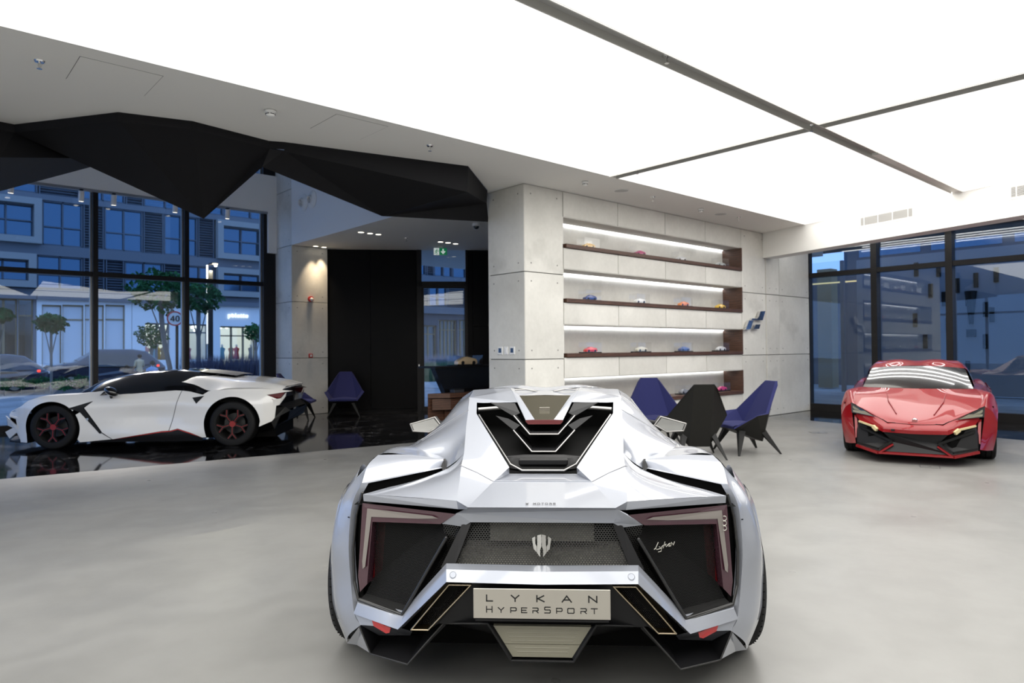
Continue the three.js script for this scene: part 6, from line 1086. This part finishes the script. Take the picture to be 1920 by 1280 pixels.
function grassBed(name, label, x0, x1, z0, z1, h, n, mat) {
  const pos = [], uv = []; for (let i = 0; i < n; i++) { const x = rr(x0, x1), z = rr(z0, z1), l = h * rr(0.55, 1.1), a = rr(0, 6.28), dx = Math.cos(a) * 0.02, dz = Math.sin(a) * 0.02, bx = rr(-0.2, 0.2), bz = rr(-0.2, 0.2); for (const v of [[x - dx, 0, z - dz], [x + dx, 0, z + dz], [x + bx, l, z + bz]]) { pos.push(v[0], v[1] + GY, v[2]); uv.push(v[0], v[1]); } }
  const g = new THREE.BufferGeometry(); g.setAttribute('position', new THREE.Float32BufferAttribute(pos, 3)); g.setAttribute('uv', new THREE.Float32BufferAttribute(uv, 2)); g.computeVertexNormals(); const m = one(name, g, mat, label, 'grass'); m.userData.kind = 'stuff';
}
grassBed('hedge', 'long dark purple hedge of fine grasses before the shop with glowing name', onZ(353, 690, -24)[0], onZ(520, 690, -24)[0], -25, -23.2, 1.45, 9000, M.grass);
grassBed('ornamental_grass', 'tall green grasses in the bed beyond the glass door', onZ(780, 690, -28)[0], onZ(900, 690, -28)[0], -29, -27, 1.1, 6000, M.grassGreen);
grassBed('feather_grass', 'pale feathery grass plumes behind the green grasses beyond the door', onZ(780, 690, -30)[0], onZ(900, 690, -30)[0], -31, -29.5, 1.4, 4000, std({ color: rgb(0.25, 0.24, 0.3), roughness: 0.95, side: THREE.DoubleSide }));
// ---- street cars
function streetCar(label, x, z, turn, len, hgt, mat, prof) {
  const t = thing('street_car', label, 'car', [x, GY, z], turn), k = len / 2;
  const g = plate(prof, 1.5, 0.12).translate(0, 0, -0.75); const p = g.attributes.position; for (let i = 0; i < p.count; i++) { const y = p.getY(i); p.setXYZ(i, p.getX(i) * k, y * hgt, p.getZ(i) * (1 - Math.max(0, y - 0.55) * 0.45)); } g.computeVertexNormals();
  mesh('body', clean(g), mat, t);
  const gl = plate([[-0.62, 0.6], [-0.5, 0.93], [0.05, 0.95], [0.36, 0.62]], 1.52, 0.1).translate(0, 0.0, -0.76); const q = gl.attributes.position; for (let i = 0; i < q.count; i++) { const y = q.getY(i); q.setXYZ(i, q.getX(i) * k, y * hgt + 0.01, q.getZ(i) * (1.01 - Math.max(0, y - 0.55) * 0.42)); } gl.computeVertexNormals(); mesh('windows', clean(gl), M.blackGloss, t);
  for (const wx of [-0.6, 0.6]) for (const wz of [-0.78, 0.78]) { const w = mesh('wheel', cyl(0.34, 0.34, 0.22, 0, 0, 0, 26).rotateX(Math.PI / 2).translate(wx * k, 0.34, wz), M.rubber, t); mesh('rim', cyl(0.22, 0.22, 0.02, 0, 0, 0, 22).rotateX(Math.PI / 2).translate(wx * k, 0.34, wz + Math.sign(wz) * 0.11), M.steel, w); }
  for (const wz of [-0.72, 0.72]) { mesh('tail_lamp', rbox(0.12, 0.1, 0.34, -0.965 * k, 0.62 * hgt, wz, 0.03), M.tail, t); mesh('headlamp', rbox(0.2, 0.12, 0.3, 0.95 * k, 0.48 * hgt, wz, 0.03), M.plastic, t); }
}
const SUV = [[-1, 0.2], [-1.0, 0.55], [-0.93, 0.66], [-0.7, 0.95], [-0.5, 1], [0.05, 1], [0.42, 0.66], [0.85, 0.56], [0.98, 0.42], [1, 0.2]];
{ const p = onZ(182, 705, -38); streetCar('dark blue sport utility car with lit tail lamp on the street', p[0] + 0.2, -38, Math.PI - 0.0, 4.7, 1.62, M.carDark, SUV); }
{ const p = onZ(-55, 705, -36); streetCar('dark car with lit tail lamp cut by the window edge', p[0], -36, Math.PI, 4.6, 1.45, M.carDark, SUV); }
// ---- people on the pavement
function person(label, px, z, headY, shirt, hair, seated) {
  const p = onZ(px, headY, z), H = p[1] - GY, sc = (seated ? H / 1.33 : H / 1.72), t = thing('person', label, 'person', [p[0], GY, z], R(200));
  const body = new THREE.LatheGeometry([[0.001, 0.78], [0.17, 0.8], [0.16, 1.0], [0.15, 1.1], [0.2, 1.32], [0.19, 1.42], [0.07, 1.47], [0.055, 1.52]].map((q) => new THREE.Vector2(...q)), 18).scale(1, 1, 0.65), skin0 = std({ color: rgb(0.3, 0.17, 0.11), roughness: 0.7 }), dy = seated ? -0.39 : 0;
  const P = (n, g, m) => { const o = mesh(n, g, m, t); o.scale.setScalar(sc); return o; };
  P('head', merge([ball(0.1, 0, 1.61 + dy, 0, 16).scale(0.82, 1, 0.95), rod([0, 1.45 + dy, 0], [0, 1.55 + dy, 0.01], 0.05), ball(0.02, 0, 1.6 + dy, 0.1, 8)]), skin0);
  P('hair', metreUV(new THREE.SphereGeometry(0.108, 18, 12, 0, Math.PI * 2, 0, 1.9).rotateX(-0.45).translate(0, 1.625 + dy, -0.01)), hair);
  P('shirt', merge([body.translate(0, dy, 0), rod([0.19, 1.4 + dy, 0], [0.25, 1.12 + dy, 0.03], 0.055, 0.045), rod([-0.19, 1.4 + dy, 0], [-0.25, 1.12 + dy, 0.03], 0.055, 0.045)]), shirt);
  P('arms', merge([rod([0.25, 1.12 + dy, 0.03], [0.2, 0.95 + dy, 0.2], 0.042, 0.032), rod([-0.25, 1.12 + dy, 0.03], [-0.2, 0.95 + dy, 0.2], 0.042, 0.032), ball(0.045, 0.2, 0.94 + dy, 0.22, 8), ball(0.045, -0.2, 0.94 + dy, 0.22, 8)]), skin0);
  const leg = (s) => seated ? [rod([s * 0.09, 0.47, 0], [s * 0.11, 0.48, 0.42], 0.085, 0.065), rod([s * 0.11, 0.48, 0.42], [s * 0.1, 0.06, 0.42], 0.065, 0.045), rbox(0.09, 0.08, 0.24, s * 0.1, 0.04, 0.47, 0.03)] : [rod([s * 0.09, 0.85, 0], [s * 0.1, 0.46, 0.02], 0.09, 0.065), rod([s * 0.1, 0.46, 0.02], [s * 0.1, 0.06, 0], 0.065, 0.045), rbox(0.09, 0.08, 0.24, s * 0.1, 0.04, 0.05, 0.03)];
  P('trousers', merge([...leg(1), ...leg(-1)]), std({ color: rgb(0.04, 0.04, 0.06), roughness: 0.8 }));
}
person('person with dark curly hair in a sand coloured top standing on the far pavement', 261.5, -36, 664, std({ color: rgb(0.5, 0.44, 0.3), roughness: 0.8 }), std({ color: rgb(0.02, 0.015, 0.015), roughness: 0.9 }), false);
{ const z = -30.5, p = onZ(285.5, 690, z), t = thing('street_bench', 'plain bench on the pavement under the seated person', 'bench', [p[0], GY + 0.02, z]); mesh('seat', rbox(1.2, 0.06, 0.4, 0, 0.3, 0, 0.02), M.frame, t); for (const s of [-0.45, 0.45]) mesh('leg', boxAB(s - 0.03, s + 0.03, 0, 0.28, -0.16, 0.16), M.frame, t); }
person('person with short dark hair in a light blue shirt seated outside', 285.5, -30.5, 676, std({ color: rgb(0.32, 0.45, 0.68), roughness: 0.8 }), std({ color: rgb(0.015, 0.012, 0.012), roughness: 0.9 }), true);

// ================================================================ outside the right-hand windows: a forecourt under an added shading soffit
{
  struct('forecourt', boxAB(WINX + 0.2, 60, -0.4, -0.04, -40, 30), std({ map: tPave, roughness: 0.8 }));
  const w = thing('forecourt_wall', 'tall pale outdoor wall pierced by scattered upright slots beyond the red car', 'wall', [23, 0, 0]);
  const slots = [[1718, 505], [1745, 545], [1760, 505], [1716, 600], [1735, 640], [1830, 525], [1848, 640], [1815, 560], [1868, 515], [1778, 610], [1795, 535], [1815, 690], [1780, 690], [1770, 560], [1860, 590], [1848, 580]].map(([x, y]) => onX(x, y, 23));
  mesh('wall', boxAB(0, 0.4, 0, 4.2, -9.2, -3.2), std({ color: rgb(0.2, 0.22, 0.26), roughness: 0.8 }), w);
  for (const p of slots) if (p[1] < 4 && p[2] < -3.3 && p[2] > -9.1) mesh('slot', rbox(0.04, 0.42, 0.12, -0.012, p[1], p[2], 0.01), M.black, w);
  const e = onX(1821, 580, 23); mesh('mark', [cyl(0.16, 0.05, 0.95, -0.02, e[1] + 0.05, e[2], 6).scale(1, 1, 1), box(0.06, 0.22, 0.24, -0.02, e[1] - 0.68, e[2])].map((g) => g), M.black, w, 'dark exclamation-shaped mark on the wall');
  struct('shading_soffit', boxAB(WINX + 0.15, 21, 4.25, 4.6, -16, 1.5), M.cladding);  // soffit added to keep skylight off the forecourt wall
  const g = thing('glazed_lobby', 'dim glazed lobby with grey mullions and warm ceiling lines beyond the windows', 'building', [22.6, 0, 0]);
  mesh('rear_wall', boxAB(4, 4.2, 0, 4.2, -16, -9.2), M.facade, g); for (let i = 0; i < 6; i++) mesh('mullion', boxAB(0, 0.15, 0, 4.2, -16 + i * 1.3 - 0.05, -16 + i * 1.3 + 0.05), M.cladding, g);
  for (let i = 0; i < 5; i++) mesh('pane', boxAB(0.06, 0.08, 0, 4.2, -16 + i * 1.3 + 0.05, -16 + (i + 1) * 1.3 - 0.05), M.glass, g);
  mesh('column', boxAB(2, 2.5, 0, 4.2, -11.2, -10.7), M.bronzeFrame, g);
  for (const z of [-12.6, -10.3]) { mesh('ceiling_lamp', boxAB(1.2, 1.28, 3.6, 3.64, z - 0.9, z + 0.9), std({ color: rgb(1, 0.8, 0.4), emissive: rgb(1, 0.68, 0.25), emissiveIntensity: 0.7 }), g); const l = new THREE.RectAreaLight(new THREE.Color(1, 0.7, 0.3), 3, 0.08, 1.8); l.position.set(23.84, 3.59, z); l.rotation.x = -Math.PI / 2; l.name = 'lobby_light'; scene.add(l); }
  const b = thing('far_tower', 'distant blue glass block beyond the forecourt wall', 'building', [48, 0, 0]);
  mesh('wall', boxAB(0, 6, 0, 14, -20, 16), M.facade, b); for (let i = 0; i < 8; i++) for (let j = 0; j < 4; j++) mesh('window', boxAB(-0.05, 0, 0.6 + j * 3.4, 3.4 + j * 3.4, -19 + i * 4.3, -15.3 + i * 4.3), M.cityGlass, b);
}
renderer.render(scene, camera);
